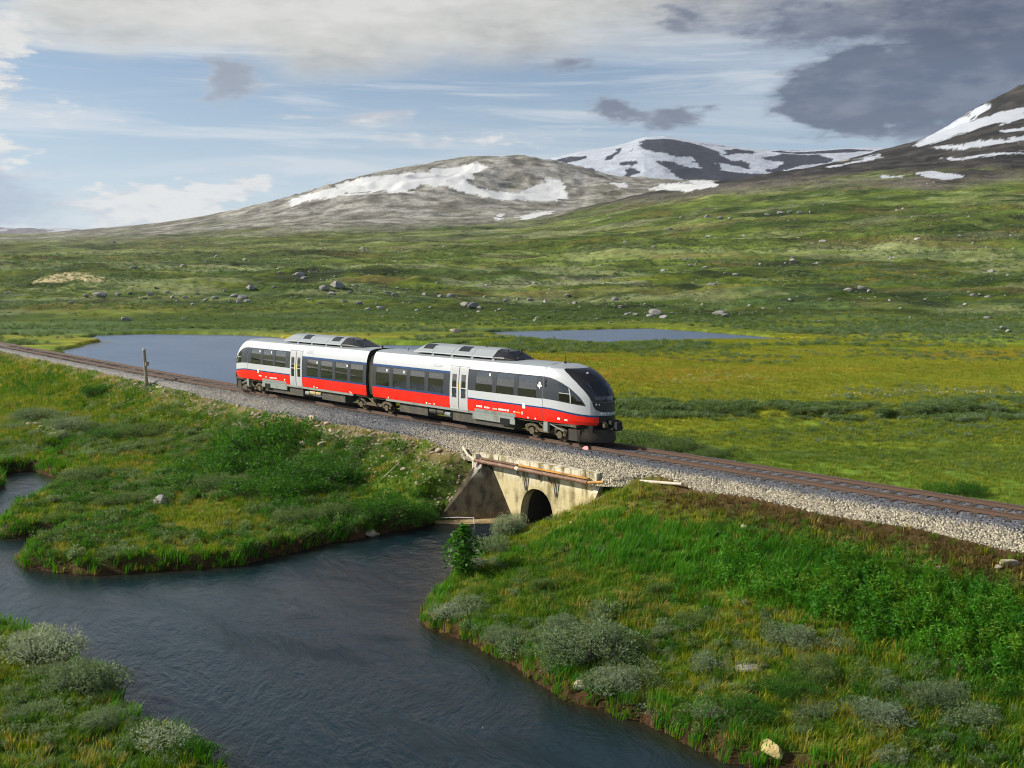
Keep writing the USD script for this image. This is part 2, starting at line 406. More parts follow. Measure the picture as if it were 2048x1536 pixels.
    z = np.where(fw > 300, fz, z)
    # behind and beside the camera
    return z


def ground_hit(px, py):
    """Point of the ground seen at a place in the 2048 x 1536 picture plane."""
    px, py = np.atleast_1d(np.asarray(px, float)), np.atleast_1d(np.asarray(py, float))
    d = FWD + np.outer((px - 1024) / FPX, RGT) + np.outer((768 - py) / FPX, UPV)
    ts = np.exp(np.linspace(math.log(14), math.log(5000), 700))
    done = np.full(len(px), np.nan)
    P = EYE + d[:, None, :] * ts[None, :, None]
    under = P[..., 2] < height(P[..., 0], P[..., 1])
    first = under.argmax(1)
    t0 = ts[np.maximum(first - 1, 0)]; t1 = ts[first]
    for _ in range(12):
        tm = (t0 + t1) / 2
        Q = EYE + d * tm[:, None]
        u = Q[:, 2] < height(Q[:, 0], Q[:, 1])
        t1 = np.where(u, tm, t1); t0 = np.where(u, t0, tm)
    Q = EYE + d * t1[:, None]
    return Q
# ---------------------------------------------------------------- ground colours (albedo), by what grows or lies there, plus cloud shade on the right hillside
def alb(r, g, b, k=0.95):
    return np.array(lin(r, g, b)) * k


def pix(x, y, z):
    d = np.stack([x - EYE[0], y - EYE[1], z - EYE[2]], -1)
    w = np.maximum(d @ FWD, 1e-3)
    return 1024 + FPX * (d @ RGT) / w, 768 - FPX * (d @ UPV) / w


def inpoly(pts, u, v):
    return shapely.contains_xy(Polygon(pts), u, v)


SNOW = [[(575, 405), (590, 395), (650, 380), (740, 352), (830, 345), (900, 335), (960, 327), (972, 332), (945, 350), (930, 365), (960, 378), (1000, 385), (1050, 380), (1085, 368), (1096, 352), (1125, 365), (1137, 395),
         (1110, 402), (1040, 400), (990, 398), (940, 388), (890, 372), (850, 370), (800, 388), (760, 382), (700, 388), (640, 397), (600, 405), (580, 417)],
        [(985, 442), (1000, 425), (1012, 428), (995, 440)], [(1030, 436), (1070, 424), (1112, 420), (1100, 430), (1050, 438)], [(1218, 366), (1250, 366), (1262, 374), (1235, 374)],
        [(1293, 380), (1330, 368), (1420, 360), (1442, 373), (1370, 382)],
        [(1826, 292), (1900, 244), (1980, 207), (1984, 216), (1938, 242), (2048, 214), (2048, 236), (1930, 264), (1890, 281), (1842, 294)], [(1860, 297), (2060, 270), (2060, 280), (1905, 299)],
        [(1880, 317), (2060, 302), (2060, 307), (1905, 320)], [(1650, 334), (1760, 309), (1765, 313), (1665, 337)], [(1826, 343), (1860, 340), (1932, 352), (1890, 360), (1846, 354)], [(1760, 352), (1800, 349), (1803, 354), (1765, 357)],
        [(2000, 262), (2070, 250), (2070, 256), (2010, 267)]]
ROCKLINE = ([-300, 0, 300, 560, 800, 1000, 1150, 1300, 1450, 1600, 1750, 1850, 2048, 2500], [480, 478, 474, 462, 460, 452, 438, 408, 388, 372, 362, 372, 358, 330])


def rusty(la, fw, ns2):
    """Where the bog's sedge has turned orange brown."""
    b = np.exp(-((fw - 124) / 11.0) ** 2) * sstep(fbm2(la / 3, fw, 16, 4, 57), 0.36, 0.56) + 0.8 * np.exp(-((fw - 150) / 14.0) ** 2) * sstep(fbm2(la / 3, fw, 16, 4, 58), 0.48, 0.60)
    return np.clip(b + sstep(ns2, 0.56, 0.66) * sstep(fw, 85, 105) * 0.5, 0, 1)


def ground_tint(x, y, z):
    rx, ry = x - EYE[0], y - EYE[1]
    fw = rx * HF[0] + ry * HF[1]
    la = rx * RGT[0] + ry * RGT[1]
    u, v = pix(x, y, z)
    yc = track_y(x)
    dn = yc - y
    n1 = fbm2(x, y, 0.9, 3, 31)
    n2 = fbm2(x, y, 5.0, 4, 32)
    n3 = fbm2(x, y, 24, 4, 33)
    ns = fbm2(la / 2.5, fw, 9, 4, 34)             # streaks that lie across the valley
    ns2 = fbm2(la / 3.5, fw, 30, 4, 35)
    c3 = lambda c: np.broadcast_to(c, x.shape + (3,))
    def blend(a, b, t):
        t = np.clip(t, 0, 1)[..., None]
        return a * (1 - t) + b * t
    # near banks
    col = blend(c3(alb(52, 80, 20)), c3(alb(92, 112, 34)), sstep(n2, 0.4, 0.65))
    col = blend(col, c3(alb(120, 104, 48)), sstep(n1 * 0.5 + n2 * 0.5, 0.56, 0.68) * 0.7)
    toe = np.interp(x, TOE_X, TOE_D)
    brown = sstep(dn, toe + 2.6 + 3 * (n2 - .5), toe + 0.2) * (dn > 0) * sstep(x, 18, 26)
    col = blend(col, c3(alb(84, 66, 40)), brown)
    brown = sstep(dn, toe + 2.0 + 2 * (n2 - .5), toe + 0.1) * (dn > 0) * sstep(x, 18, 10)
    col = blend(col, c3(alb(128, 112, 82)), brown * sstep(n1, 0.35, 0.6))
    # bog plain behind the track
    bog = blend(c3(alb(142, 146, 36)), c3(alb(112, 134, 40)), sstep(ns, 0.42, 0.6))
    bog = blend(bog, c3(alb(158, 128, 44)), rusty(la, fw, ns2) * 0.8)
    bog = blend(bog, c3(alb(108, 136, 44)), sstep(fw, 80, 60))
    green = sstep(fbm2(la / 4, fw, 14, 4, 36), 0.54, 0.62)
    bog = blend(bog, c3(alb(74, 96, 46)), green * 0.8)
    col = blend(col, bog, sstep(-dn, 4, 9))
    # beyond the lakes
    dk = blend(c3(alb(64, 84, 18)), c3(alb(104, 116, 32)), sstep(ns2 * .6 + n3 * .4, 0.42, 0.6))
    dk = blend(dk, c3(alb(84, 108, 62)), sstep(fbm2(la / 3, fw, 18, 4, 37), 0.56, 0.64) * 0.7)
    dk = blend(dk, c3(alb(148, 146, 120)), sstep(fbm2(la / 2, fw, 26, 5, 38), 0.60, 0.70) * 0.6 * sstep(fw, 300, 420))
    edge = 205 + 60 * (ns2 - .5)
    col = blend(col, dk, sstep(fw, edge - 22, edge + 22))
    hl = blend(c3(alb(114, 132, 52)), c3(alb(80, 102, 38)), sstep(fbm2(la / 4, fw, 60, 4, 39), 0.44, 0.58))
    hl = blend(hl, c3(alb(134, 140, 96)), sstep(fbm2(la / 3, fw, 46, 5, 40), 0.55, 0.70) * 0.8)
    lefty = sstep(u, 1000, 300)
    hl = blend(hl, c3(alb(118, 126, 78)), lefty * 0.5)
    col = blend(col, hl, sstep(fw + 160 * (n3 - .5), 560, 760))
    # heath in dark and pale patches of many sizes
    pa = fbm2(la / 1.6, fw, 22, 5, 52); pb = fbm2(la / 2.6, fw, 75, 5, 53)
    w_ = sstep(fw, 240, 330) * (fw < 2600)
    col = col * (1 - ((0.58 - 0.30 * sstep(fw, 600, 800)) * sstep(pa, 0.47, 0.60) * w_)[..., None])
    col = blend(col, c3(alb(150, 152, 112)), sstep(pa * .5 + pb * .5, 0.46, 0.38) * w_ * 0.40)
    col = col * (1 - (0.26 * sstep(pb, 0.50, 0.62) * w_)[..., None])
    col = blend(col, c3(alb(112, 98, 48)), sstep(fbm2(la / 2, fw, 34, 5, 59), 0.54, 0.64) * w_ * 0.5)
    sand = inpoly([(60, 566), (90, 552), (130, 545), (175, 545), (212, 556), (205, 563), (150, 560), (120, 566)], u, v) & (fw > 250) & (fw < 760)
    col = blend(col, c3(alb(204, 186, 142)), sand * 0.8)
    rl = np.interp(u, *ROCKLINE)
    nr = fbm2(x, y, 150, 6, 41)
    nr2 = fbm2(x, y, 40, 4, 43)
    rk = sstep(rl - v + 70 * (nr - .5) + 26 * (nr2 - .5), -16, 22) * (fw > 1150)
    rock = blend(c3(alb(168, 165, 157)), c3(alb(122, 118, 107)), sstep(nr2, 0.4, 0.62))
    rock = blend(rock, c3(alb(128, 130, 92)), sstep(fbm2(x, y, 90, 5, 44), 0.54, 0.68) * 0.3)
    shaded_rock = blend(c3(alb(78, 74, 70)), c3(alb(54, 52, 50)), sstep(nr2, 0.4, 0.6))  # cloud shade on the ridge is put into this darker rock colour
    shaded_rock = blend(shaded_rock, c3(alb(122, 116, 104)), sstep(rl - v, 26, 6) * 0.75)  # paler foot stands for the sunlit lower edge of the shade
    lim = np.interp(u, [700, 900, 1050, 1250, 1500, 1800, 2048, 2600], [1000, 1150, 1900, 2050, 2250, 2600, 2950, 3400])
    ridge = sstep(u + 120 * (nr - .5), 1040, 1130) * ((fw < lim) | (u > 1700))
    col = blend(col, blend(rock, shaded_rock, ridge), rk)
    ju, jv = u + 26 * (nr2 - .5) + 14 * (fbm2(x, y, 14, 3, 45) - .5), v + 9 * (nr2 - .5) + 5 * (fbm2(x, y, 14, 3, 46) - .5)
    sn = np.zeros(x.shape)
    far = fw > 1200
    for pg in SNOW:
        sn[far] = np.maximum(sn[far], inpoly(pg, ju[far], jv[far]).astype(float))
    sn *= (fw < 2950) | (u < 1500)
    snow = np.where((u > 1600)[..., None], np.array([0.60, 0.64, 0.71]), np.array([0.78, 0.79, 0.80]))  # snow on the right is greyed to carry the cloud shade
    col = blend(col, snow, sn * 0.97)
    # peat showing along the river bank
    col = blend(col, c3(alb(70, 52, 32)), (np.abs(x - 20) < 70) * (y < -3) * sstep(shore(x, y), 0.75, 0.25) * (fw < 90))
    return col, sn, fw


def with_tint(prim, tint):
    UsdGeom.PrimvarsAPI(prim).CreatePrimvar('tint', Sdf.ValueTypeNames.Color3fArray, 'vertex').Set(Vt.Vec3fArray.FromNumpy(np.ascontiguousarray(tint, np.float32)))


def ground_material(name, fine, coarse, contrast, bump_d):
    g = G()
    p = g.pos()
    t = g('attribute', 'color', attribute='tint')
    a = g.noise(p, fine, 5, 0.7)
    b = g.noise(p, coarse, 9, 0.68)
    e = g.noise(p, (fine * coarse) ** 0.5, 6, 0.75)
    k = g.m('add', g.m('multiply', g.m('subtract', a, 0.5), contrast), g.m('multiply', g.m('subtract', b, 0.5), contrast * 1.3))
    k = g.m('add', k, g.m('multiply', g.m('subtract', e, 0.5), contrast))
    lum = g('rgb_to_bw', 'val', color=t)
    k = g.m('multiply', k, g.m('subtract', 1.0, g.m('multiply', g.ss(lum, 0.40, 0.62), 0.88)))      # snow is even
    k = g.m('maximum', g.m('add', k, 1.0), 0.2)
    c = g.vm('scale', t, scale=k)
    h = g('bump', 'normal', height=g.m('add', a, b), strength=0.8, distance=bump_d)
    return g.done(name, g('principled_bsdf', 'BSDF', base_color=c, roughness=0.95, specular_ior_level=0.15, normal=h))


GROUND = ground_material('ground', 6.0, 0.25, 1.7, 0.12)
HILL = ground_material('hill_ground', 0.22, 0.018, 2.3, 9.0)


def build_ground():
    s = np.r_[np.linspace(-1.6, -0.64, 36)[:-1], np.linspace(-0.64, 0.64, 800), np.linspace(0.64, 1.6, 36)[1:]]
    f1 = np.exp(np.linspace(math.log(14), math.log(90), 300))
    f2 = np.exp(np.linspace(math.log(90), math.log(600), 210))[1:]
    f3 = np.exp(np.linspace(math.log(600), math.log(4300), 330))[1:]
    fw = np.r_[[0.6, 3, 7, 10.5], f1, f2, f3]
    S, Fw = np.meshgrid(s, fw)
    X = EYE[0] + Fw * HF[0] + S * Fw * RGT[0]
    Y = EYE[1] + Fw * HF[1] + S * Fw * RGT[1]
    Z = height(X, Y)
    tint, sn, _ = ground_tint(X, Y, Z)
    V = np.stack([X, Y, Z], -1).reshape(-1, 3)
    T = tint.reshape(-1, 3)
    faces = grid_faces(*X.shape)
    fwf = Fw.ravel()[faces].mean(1); sf = S.ravel()[faces].mean(1)
    # which piece of the land a face belongs to
    uf = 1024 + FPX / math.cos(PITCH) * sf
    lim = np.interp(uf, [700, 900, 1050, 1250, 1500, 1800, 2048, 2600], [1000, 1150, 1900, 2050, 2250, 2600, 2950, 3400])
    part = np.where(fwf < 760, 0, np.where((fwf > lim) & (uf < 1600), 1, np.where(uf < 820 + 0.16 * (fwf - 760), 1, 2)))
    part = np.where(fwf < 760, 0, part)
    for k, (name, label, mat) in enumerate([('ground', 'green bog and heath ground on the valley floor', GROUND), ('grey_mountain', 'rounded grey rock mountain with a curved snowfield', HILL),
                                            ('hillside', 'long green hillside rising to a rocky ridge with painted cloud shade on the right', HILL)]):
        fs = faces[part == k]
        used, inv = np.unique(fs, return_inverse=True)
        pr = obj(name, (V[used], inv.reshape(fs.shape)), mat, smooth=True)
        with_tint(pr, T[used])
        tag(pr, label, kind='structure')
    # the plain goes on behind and beside the camera
    a = np.linspace(YAW + math.atan(1.58), YAW + 2 * math.pi - math.atan(1.58), 90)
    rr = np.array([0.0, 6, 14, 22, 40, 80, 160, 400, 900, 2000, 4300, 6000])
    A, R_ = np.meshgrid(a, rr)
    X = EYE[0] + R_ * np.sin(A); Y = EYE[1] + R_ * np.cos(A)
    Z = height(X, Y)
    dr = sd(RIVER, X, Y, 30)
    Z = np.where(R_ < 200, np.where(np.abs(track_y(X) - Y) < 6, Z, np.where(dr < 0, Z, -3.4)), -3.4 + (fbm2(X, Y, 700, 4, 51) - 0.2) * 0.05 * np.maximum(R_ - 160, 0))
    col = np.broadcast_to(alb(86, 96, 36), X.shape + (3,)).reshape(-1, 3)
    pr = obj('ground', (np.stack([X, Y, Z], -1).reshape(-1, 3), grid_faces(*X.shape)[:, ::-1]), GROUND, smooth=True)
    with_tint(pr, col)
    tag(pr, 'green valley floor going on behind the viewpoint', kind='structure')


build_ground()

# ---------------------------------------------------------------- the snowy mountain farthest back
FARM = [(880, 400), (960, 372), (1060, 340), (1110, 319), (1160, 309), (1200, 302), (1250, 290), (1285, 279), (1325, 277), (1370, 283), (1420, 291), (1470, 297), (1540, 304), (1620, 305), (1700, 301), (1760, 300), (1850, 310), (1980, 330)]
DARK = [[(1100, 322), (1150, 314), (1175, 312), (1160, 317), (1115, 326)], [(1120, 330), (1160, 332), (1200, 345), (1240, 356), (1270, 362), (1200, 352), (1150, 340)], [(1213, 313), (1245, 296), (1253, 297), (1236, 310), (1240, 318), (1222, 320)],
        [(1283, 281), (1300, 278), (1345, 279), (1380, 287), (1420, 300), (1455, 312), (1468, 322), (1440, 326), (1400, 322), (1385, 312), (1350, 312), (1330, 305), (1300, 303), (1283, 292)],
        [(1318, 325), (1345, 325), (1380, 335), (1440, 342), (1500, 350), (1540, 350), (1500, 362), (1440, 366), (1380, 362), (1345, 352), (1335, 340)], [(1248, 342), (1272, 336), (1280, 344), (1262, 350), (1255, 358), (1245, 350)],
        [(1445, 300), (1480, 297), (1510, 304), (1500, 309), (1455, 310)], [(1530, 315), (1560, 309), (1640, 311), (1665, 318), (1650, 325), (1600, 330), (1570, 341), (1548, 334), (1560, 324)], [(1520, 340), (1550, 333), (1565, 342), (1545, 346), (1525, 345)],
        [(1540, 304), (1620, 303), (1700, 300), (1760, 300), (1740, 304), (1640, 308), (1560, 308)], [(1300, 372), (1360, 366), (1420, 372), (1480, 372), (1500, 392), (1320, 390)]]


def build_far():
    s = (np.linspace(860, 2000, 420) - 1024) / FPX * math.cos(PITCH)
    fw = np.linspace(4700, 7600, 190)
    S, Fw = np.meshgrid(s, fw)
    X = EYE[0] + Fw * HF[0] + S * Fw * RGT[0]
    Y = EYE[1] + Fw * HF[1] + S * Fw * RGT[1]
    row = np.interp(1024 + FPX * S / math.cos(PITCH), *zip(*FARM))
    top = EYE[2] + 6300 * np.tan(np.arctan((768 - row) / FPX) - PITCH)
    t = (Fw - 4700) / 1600
    prof = np.where(t < 1, 0.42 + 0.58 * np.sin(np.clip(t, 0, 1) * np.pi / 2) ** 1.1, np.cos(np.clip(t - 1, 0, 0.82) * 1.6) ** 0.8)
    Z = top * prof + (fbm2(X, Y, 420, 5, 61) - 0.5) * 130 * np.clip(1.15 - t, 0.0, 1) + (np.abs(fbm2(X, Y, 300, 4, 62) - 0.5)) * -60 * np.clip(1 - t, 0, 1)
    u, v = pix(X, Y, Z)
    na, nb = fbm2(X, Y, 130, 5, 63) - .5, fbm2(X, Y, 130, 5, 64) - .5
    nc = fbm2(X, Y, 380, 5, 66) - .5
    dk = np.zeros(X.shape)
    for pg in DARK:
        dk = np.maximum(dk, inpoly(pg, u + 52 * na + 20 * nc, v + 13 * nb).astype(float))
    dk = np.maximum(dk, (fbm2(X, Y, 260, 6, 65) + 0.0 > 0.66).astype(float))
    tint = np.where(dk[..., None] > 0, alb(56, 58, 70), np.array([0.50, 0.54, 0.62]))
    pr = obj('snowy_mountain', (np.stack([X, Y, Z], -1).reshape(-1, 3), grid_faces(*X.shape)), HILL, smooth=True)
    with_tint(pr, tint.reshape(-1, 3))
    tag(pr, 'snow covered mountain with dark rock bands farthest back', kind='structure')
    # low far range at the left edge
    s = (np.linspace(-500, 330, 120) - 1024) / FPX * math.cos(PITCH)
    fw = np.linspace(6000, 9000, 30)
    S, Fw = np.meshgrid(s, fw)
    X = EYE[0] + Fw * HF[0] + S * Fw * RGT[0]
    Y = EYE[1] + Fw * HF[1] + S * Fw * RGT[1]
    row = 456 + 10 * (fbm2(S * 30, Fw * 0, 1.0, 4, 70) - .5) + np.maximum(1024 + FPX * S - 100, 0) * .06
    top = EYE[2] + 7500 * np.tan(np.arctan((768 - row) / FPX) - PITCH)
    t = np.abs(Fw - 7500) / 1500
    Z = top * (1 - 0.75 * t ** 1.5) + (fbm2(X, Y, 400, 4, 71) - .5) * 40 * np.clip(t * 3, 0, 1)
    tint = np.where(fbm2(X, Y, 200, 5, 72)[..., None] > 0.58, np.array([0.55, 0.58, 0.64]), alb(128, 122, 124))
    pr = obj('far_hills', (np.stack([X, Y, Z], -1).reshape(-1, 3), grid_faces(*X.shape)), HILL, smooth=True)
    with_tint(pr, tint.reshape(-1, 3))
    tag(pr, 'low bluish far hills at the left end of the valley', kind='structure')


build_far()


# ---------------------------------------------------------------- water
def water_material(name, deep, shallow, wind, rip, rough_=0.07):
    g = G()
    p = g.pos()
    warp = g.noise(g.scl(p, (0.10, 0.16, 1)), 1.0, 3, 0.5)
    q = g.vm('add', g.scl(p, (1, 1, 1), rot=(0, 0, wind)), g('combine_xyz', 'vector', x=g.m('multiply', warp, 3.0), y=g.m('multiply', warp, 5.0), z=0.0))
    a = g.noise(g.scl(q, (2.6, 7.5, 1)), 1.0, 4, 0.55, 0.4)
    b = g.noise(g.scl(q, (0.8, 2.4, 1)), 1.0, 3, 0.5, 0.3)
    c = g.noise(g.scl(q, (9, 19, 1)), 1.0, 3, 0.6, 0.2)
    gust = g.ss(g.noise(g.scl(p, (0.06, 0.11, 1)), 1.0, 3, 0.5), 0.35, 0.65)
    h = g.m('add', g.m('add', g.m('multiply', a, 0.5), b), g.m('multiply', c, 0.22))
    bump = g('bump', 'normal', height=h, strength=g.m('add', 0.5, g.m('multiply', gust, 0.5)), distance=rip)
    sh = g('attribute', 'fac', attribute='shallow')
    bed = g.mix(g.noise(p, 3.0, 4, 0.6), tuple(0.5 * v for v in shallow), shallow)
    col = g.mix(sh, deep, bed)
    return g.done(name, g('principled_bsdf', 'BSDF', base_color=col, roughness=rough_, ior=1.333, specular_ior_level=0.5, normal=bump))


def water(name, poly, step, mat, label):
    pl = poly.buffer(2.2).simplify(0.3)
    v, f = trimesh.creation.triangulate_polygon(pl, engine='earcut') if False else (None, None)
    x0, y0, x1, y1 = pl.bounds
    nx, ny = max(int((x1 - x0) / step), 3), max(int((y1 - y0) / step), 3)
    X, Y = np.meshgrid(np.linspace(x0, x1, nx), np.linspace(y0, y1, ny))
    V = np.stack([X, Y, np.full_like(X, WATER)], -1).reshape(-1, 3)
    f = grid_faces(ny, nx)
    c = V[f].mean(1)
    keep = shapely.contains_xy(pl.buffer(step), c[:, 0], c[:, 1]) & (np.abs(track_y(c[:, 0]) - c[:, 1]) > 2.0)
    f = f[keep]
    used, inv = np.unique(f, return_inverse=True)
    V = V[used]
    pr = obj(name, (V, inv.reshape(f.shape)), mat)
    d = sd(poly, V[:, 0], V[:, 1], 30)
    UsdGeom.PrimvarsAPI(pr).CreatePrimvar('shallow', Sdf.ValueTypeNames.FloatArray, 'vertex').Set(Vt.FloatArray.FromNumpy(np.exp(-np.clip(-d, 0, 9) / 0.55).astype(np.float32)))
    tag(pr, label, kind='structure')


WM = water_material('river_water', (0.003, 0.015, 0.022), (0.032, 0.026, 0.013), 0.5, 0.075)
LM = water_material('lake_water', (0.05, 0.09, 0.18), (0.06, 0.05, 0.03), 0.3, 0.10, 0.25)  # blue of the reflected sky is put into the deep colour
water('river', RIVER, 0.4, WM, 'dark rippled river winding in front of the railway')
water('pool', MARSH, 0.5, WM, 'small shallow pool on the left bank')
water('lake', LAKE_A, 2.5, LM, 'blue lake behind the rear of the train')
water('lake', LAKE_B, 2.5, LM, 'narrow grey blue lake in the bog farther back')
water('creek', CREEK, 1.0, WM, 'narrow creek in the bog to the right of the train')
# ---------------------------------------------------------------- materials for made things
def plain(name, rgb, rough=0.5, metal=0.0, var=0.12, scale=4.0, spec=0.5, dirt=None, bump=0.0, space='obj', coat=0.0):
    g = G()
    p = g.obj() if space == 'obj' else g.pos()
    n = g.noise(p, scale, 5, 0.6)
    k = g.m('add', 1.0 - var, g.m('multiply', n, 2 * var))
    c = g.vm('scale', tuple(map(float, rgb)), scale=k)
    if dirt is not None:
        c = g.mix(g.m('multiply', g.ss(g.noise(p, scale * 0.35, 6, 0.65), 0.48, 0.68), dirt[1]), c, tuple(map(float, dirt[0])))
    kw = {}
    if bump:
        kw['normal'] = g('bump', 'normal', height=n, strength=0.7, distance=bump)
    return g.done(name, g('principled_bsdf', 'BSDF', base_color=c, roughness=g.m('add', rough - 0.06, g.m('multiply', n, 0.12)), metallic=metal, specular_ior_level=spec, coat_weight=coat, **kw))


def paint(name, rgb, rough=0.32, metal=0.0, grime=0.35):
    """Vehicle paint: faint grime streaks that run down and collect low on the body."""
    g = G()
    p = g.obj()
    s = g('separate_xyz', 'x', vector=p)
    streak = g.noise(g.scl(p, (2.3, 2.3, 0.8)), 1.0, 6, 0.7)
    low = g.ss(s.replace('.x', '.z'), 1.75, 0.95)
    f = g.m('multiply', g.ss(streak, 0.42, 0.72), g.m('add', 0.05, g.m('multiply', low, grime)))
    c = g.mix(f, tuple(map(float, rgb)), (0.10, 0.085, 0.065))
    return g.done(name, g('principled_bsdf', 'BSDF', base_color=c, roughness=g.m('add', rough, g.m('multiply', f, 0.5)), metallic=metal, specular_ior_level=0.35, coat_weight=0.08, coat_roughness=0.15))


def glass(name, tint, refl=1.0):
    g = G()
    f = g('fresnel', 'fac', IOR=1.5)
    a = g('transparent_bsdf', 'BSDF', color=tint)
    b = g('glossy_bsdf', 'BSDF', color=(0.95, 0.97, 1.0), roughness=0.02)
    return g.done(name, g('mix_closure', 'closure', fac=g.m('add', g.m('multiply', f, refl), 0.05, clamp=True), closure1=a, closure2=b))


M = {}
M['white'] = paint('train_white', (0.51, 0.525, 0.555), grime=0.2)
M['red'] = paint('train_red', (0.80, 0.018, 0.008), grime=0.12)
M['blue'] = paint('train_blue', (0.012, 0.055, 0.17))
M['band'] = paint('train_band_grey', (0.045, 0.050, 0.060), rough=0.25)
M['silver'] = paint('train_silver', (0.30, 0.32, 0.35), rough=0.34)
M['roof'] = paint('train_roof_grey', (0.27, 0.30, 0.32), rough=0.5)
M['door'] = paint('train_door_grey', (0.47, 0.48, 0.495), grime=0.25)
M['skirt'] = plain('train_skirt_grey', (0.24, 0.27, 0.25), 0.6, dirt=((0.12, 0.10, 0.07), 0.6))
M['under'] = plain('train_underframe', (0.055, 0.052, 0.042), 0.75, dirt=((0.16, 0.12, 0.06), 0.55))
M['plough'] = plain('snow_plough_brown', (0.030, 0.024, 0.017), 0.75, dirt=((0.085, 0.062, 0.035), 0.6))
M['bogie'] = plain('train_bogie_brown', (0.10, 0.075, 0.040), 0.7, dirt=((0.03, 0.026, 0.02), 0.7))
M['wheel'] = plain('train_wheel', (0.10, 0.075, 0.045), 0.55, metal=0.3)
M['black'] = plain('train_black', (0.010, 0.010, 0.011), 0.35)
M['rubber'] = plain('train_rubber', (0.014, 0.013, 0.013), 0.8)
M['bellows'] = plain('train_bellows', (0.33, 0.29, 0.20), 0.85, dirt=((0.12, 0.10, 0.07), 0.6))
M['pane'] = glass('train_window_glass', (0.30, 0.33, 0.35), 2.2)
M['screen'] = glass('train_windscreen_glass', (0.10, 0.11, 0.12), 1.2)
M['yellow'] = plain('yellow_paint', (0.75, 0.55, 0.03), 0.5)
M['orange'] = plain('orange_paint', (0.85, 0.28, 0.02), 0.5)
M['mark'] = plain('white_marking', (0.80, 0.80, 0.78), 0.5)
M['seat'] = plain('seat_cloth', (0.035, 0.04, 0.06), 0.9)
M['liner'] = plain('interior_lining', (0.09, 0.088, 0.08), 0.8)
M['lamp'] = plain('lamp_lens', (0.75, 0.74, 0.70), 0.1)
M['amber'] = plain('tank_tan', (0.52, 0.40, 0.16), 0.5, dirt=((0.2, 0.15, 0.08), 0.4))
M['rail'] = plain('rail_rust', (0.115, 0.070, 0.048), 0.65, metal=0.2, scale=9, space='pos')
M['sleeper'] = plain('sleeper_wood', (0.060, 0.044, 0.034), 0.9, var=0.3, scale=8, space='pos')

# ---------------------------------------------------------------- the train: section, nose
SEC_Z = np.array([1.03, 1.30, 1.68, 1.78, 2.18, 2.60, 2.98, 3.10, 3.33, 3.60, 3.80, 3.88, 3.93, 3.955])
SEC_W = np.array([1.425, 1.455, 1.46, 1.46, 1.455, 1.435, 1.40, 1.385, 1.345, 1.255, 1.12, 0.92, 0.62, 0.0])


def sec_w(z):
    return np.interp(z, SEC_Z, SEC_W)


X0 = 15.18
NEXP = 2.3


def q2t(q):
    q = np.asarray(q, float)
    t = np.arcsin(np.clip(np.where(q > 1, 2 - q, q), 0, 1) ** (NEXP / 2))
    return np.where(q > 1, np.pi - t, t)


def t2q(t):
    return np.sin(np.clip(t, 0, np.pi)) ** (2 / NEXP)

TIP_Z = np.array([1.03, 1.40, 1.80, 2.30, 2.55, 2.80, 3.15, 3.49, 3.65, 3.75, 3.85, 3.92, 3.955])
TIP_X = np.array([18.46, 18.58, 18.60, 18.54, 18.47, 18.30, 17.94, 17.42, 17.08, 16.80, 16.35, 15.85, 15.32])


def tip_x(z):
    return np.interp(z, TIP_Z, TIP_X)


def nose_pt(q, z, out=0.0):
    """Point of the nose shell (near side, y < 0) at plan fraction q and level z."""
    q, z = np.asarray(q, float), np.asarray(z, float)
    a = np.abs(q)
    w, L = sec_w(z), tip_x(z) - X0
    x = X0 + L * np.minimum(a, 1) + out * a ** 3
    y = -(w + out) * np.sqrt(np.clip(1 - np.minimum(a, 1) ** NEXP, 0, 1))
    y = np.where(q < 0, -y, y)
    dip = 0.25 * sstep(x, X0 + 0.2, 18.3) * sstep(z, 3.0, 1.5) * sstep(z, 1.0, 1.5)
    return np.stack([x, y, z - dip + out * np.clip((z - 2.6), 0, 1) * 0.8], -1)


def patch_nose(qz, out=0.006, fine=0.10, mirror=False):
    """A shell on the nose inside the outline qz, a list of (q, z); q may run past 1 to the far side (2 - q)."""
    pg = Polygon(qz)
    ring = np.array(pg.segmentize(0.05).exterior.coords)
    pg = Polygon(np.c_[q2t(ring[:, 0]), ring[:, 1]])
    v, f = trimesh.creation.triangulate_polygon(pg, engine='earcut')
    v3 = np.c_[v[:, 0] * 2.0, v[:, 1], np.zeros(len(v))]
    v3, f = trimesh.remesh.subdivide_to_size(v3, f, fine, max_iter=12)
    m = trimesh.Trimesh(v3, f); m.merge_vertices()
    th, z = m.vertices[:, 0] / 2.0, m.vertices[:, 1]
    far = th > np.pi / 2
    p = nose_pt(t2q(th), z, out)
    p[far, 1] *= -1
    if mirror:
        p[:, 1] *= -1
    fc = m.faces
    t = trimesh.Trimesh(p, fc, process=False)
    return t


def strip(x0, x1, z0, z1, side, out=0.0, nz=None):
    """A piece of the straight body side between two stations and two levels."""
    zs = np.unique(np.r_[z0, SEC_Z[(SEC_Z > z0) & (SEC_Z < z1)], z1])
    w = sec_w(zs) + out
    nx = max(2, int((x1 - x0) / 1.5) + 1)
    xs = np.linspace(x0, x1, nx)
    Xg, Zg = np.meshgrid(xs, zs, indexing='ij')
    Wg = np.broadcast_to(w, Xg.shape)
    V = np.stack([Xg, side * Wg, Zg], -1).reshape(-1, 3)
    f = grid_faces(len(xs), len(zs))
    f = f if side > 0 else f[:, ::-1]
    return trimesh.Trimesh(V, np.vstack([f[:, [0, 1, 2]], f[:, [0, 2, 3]]]), process=False)


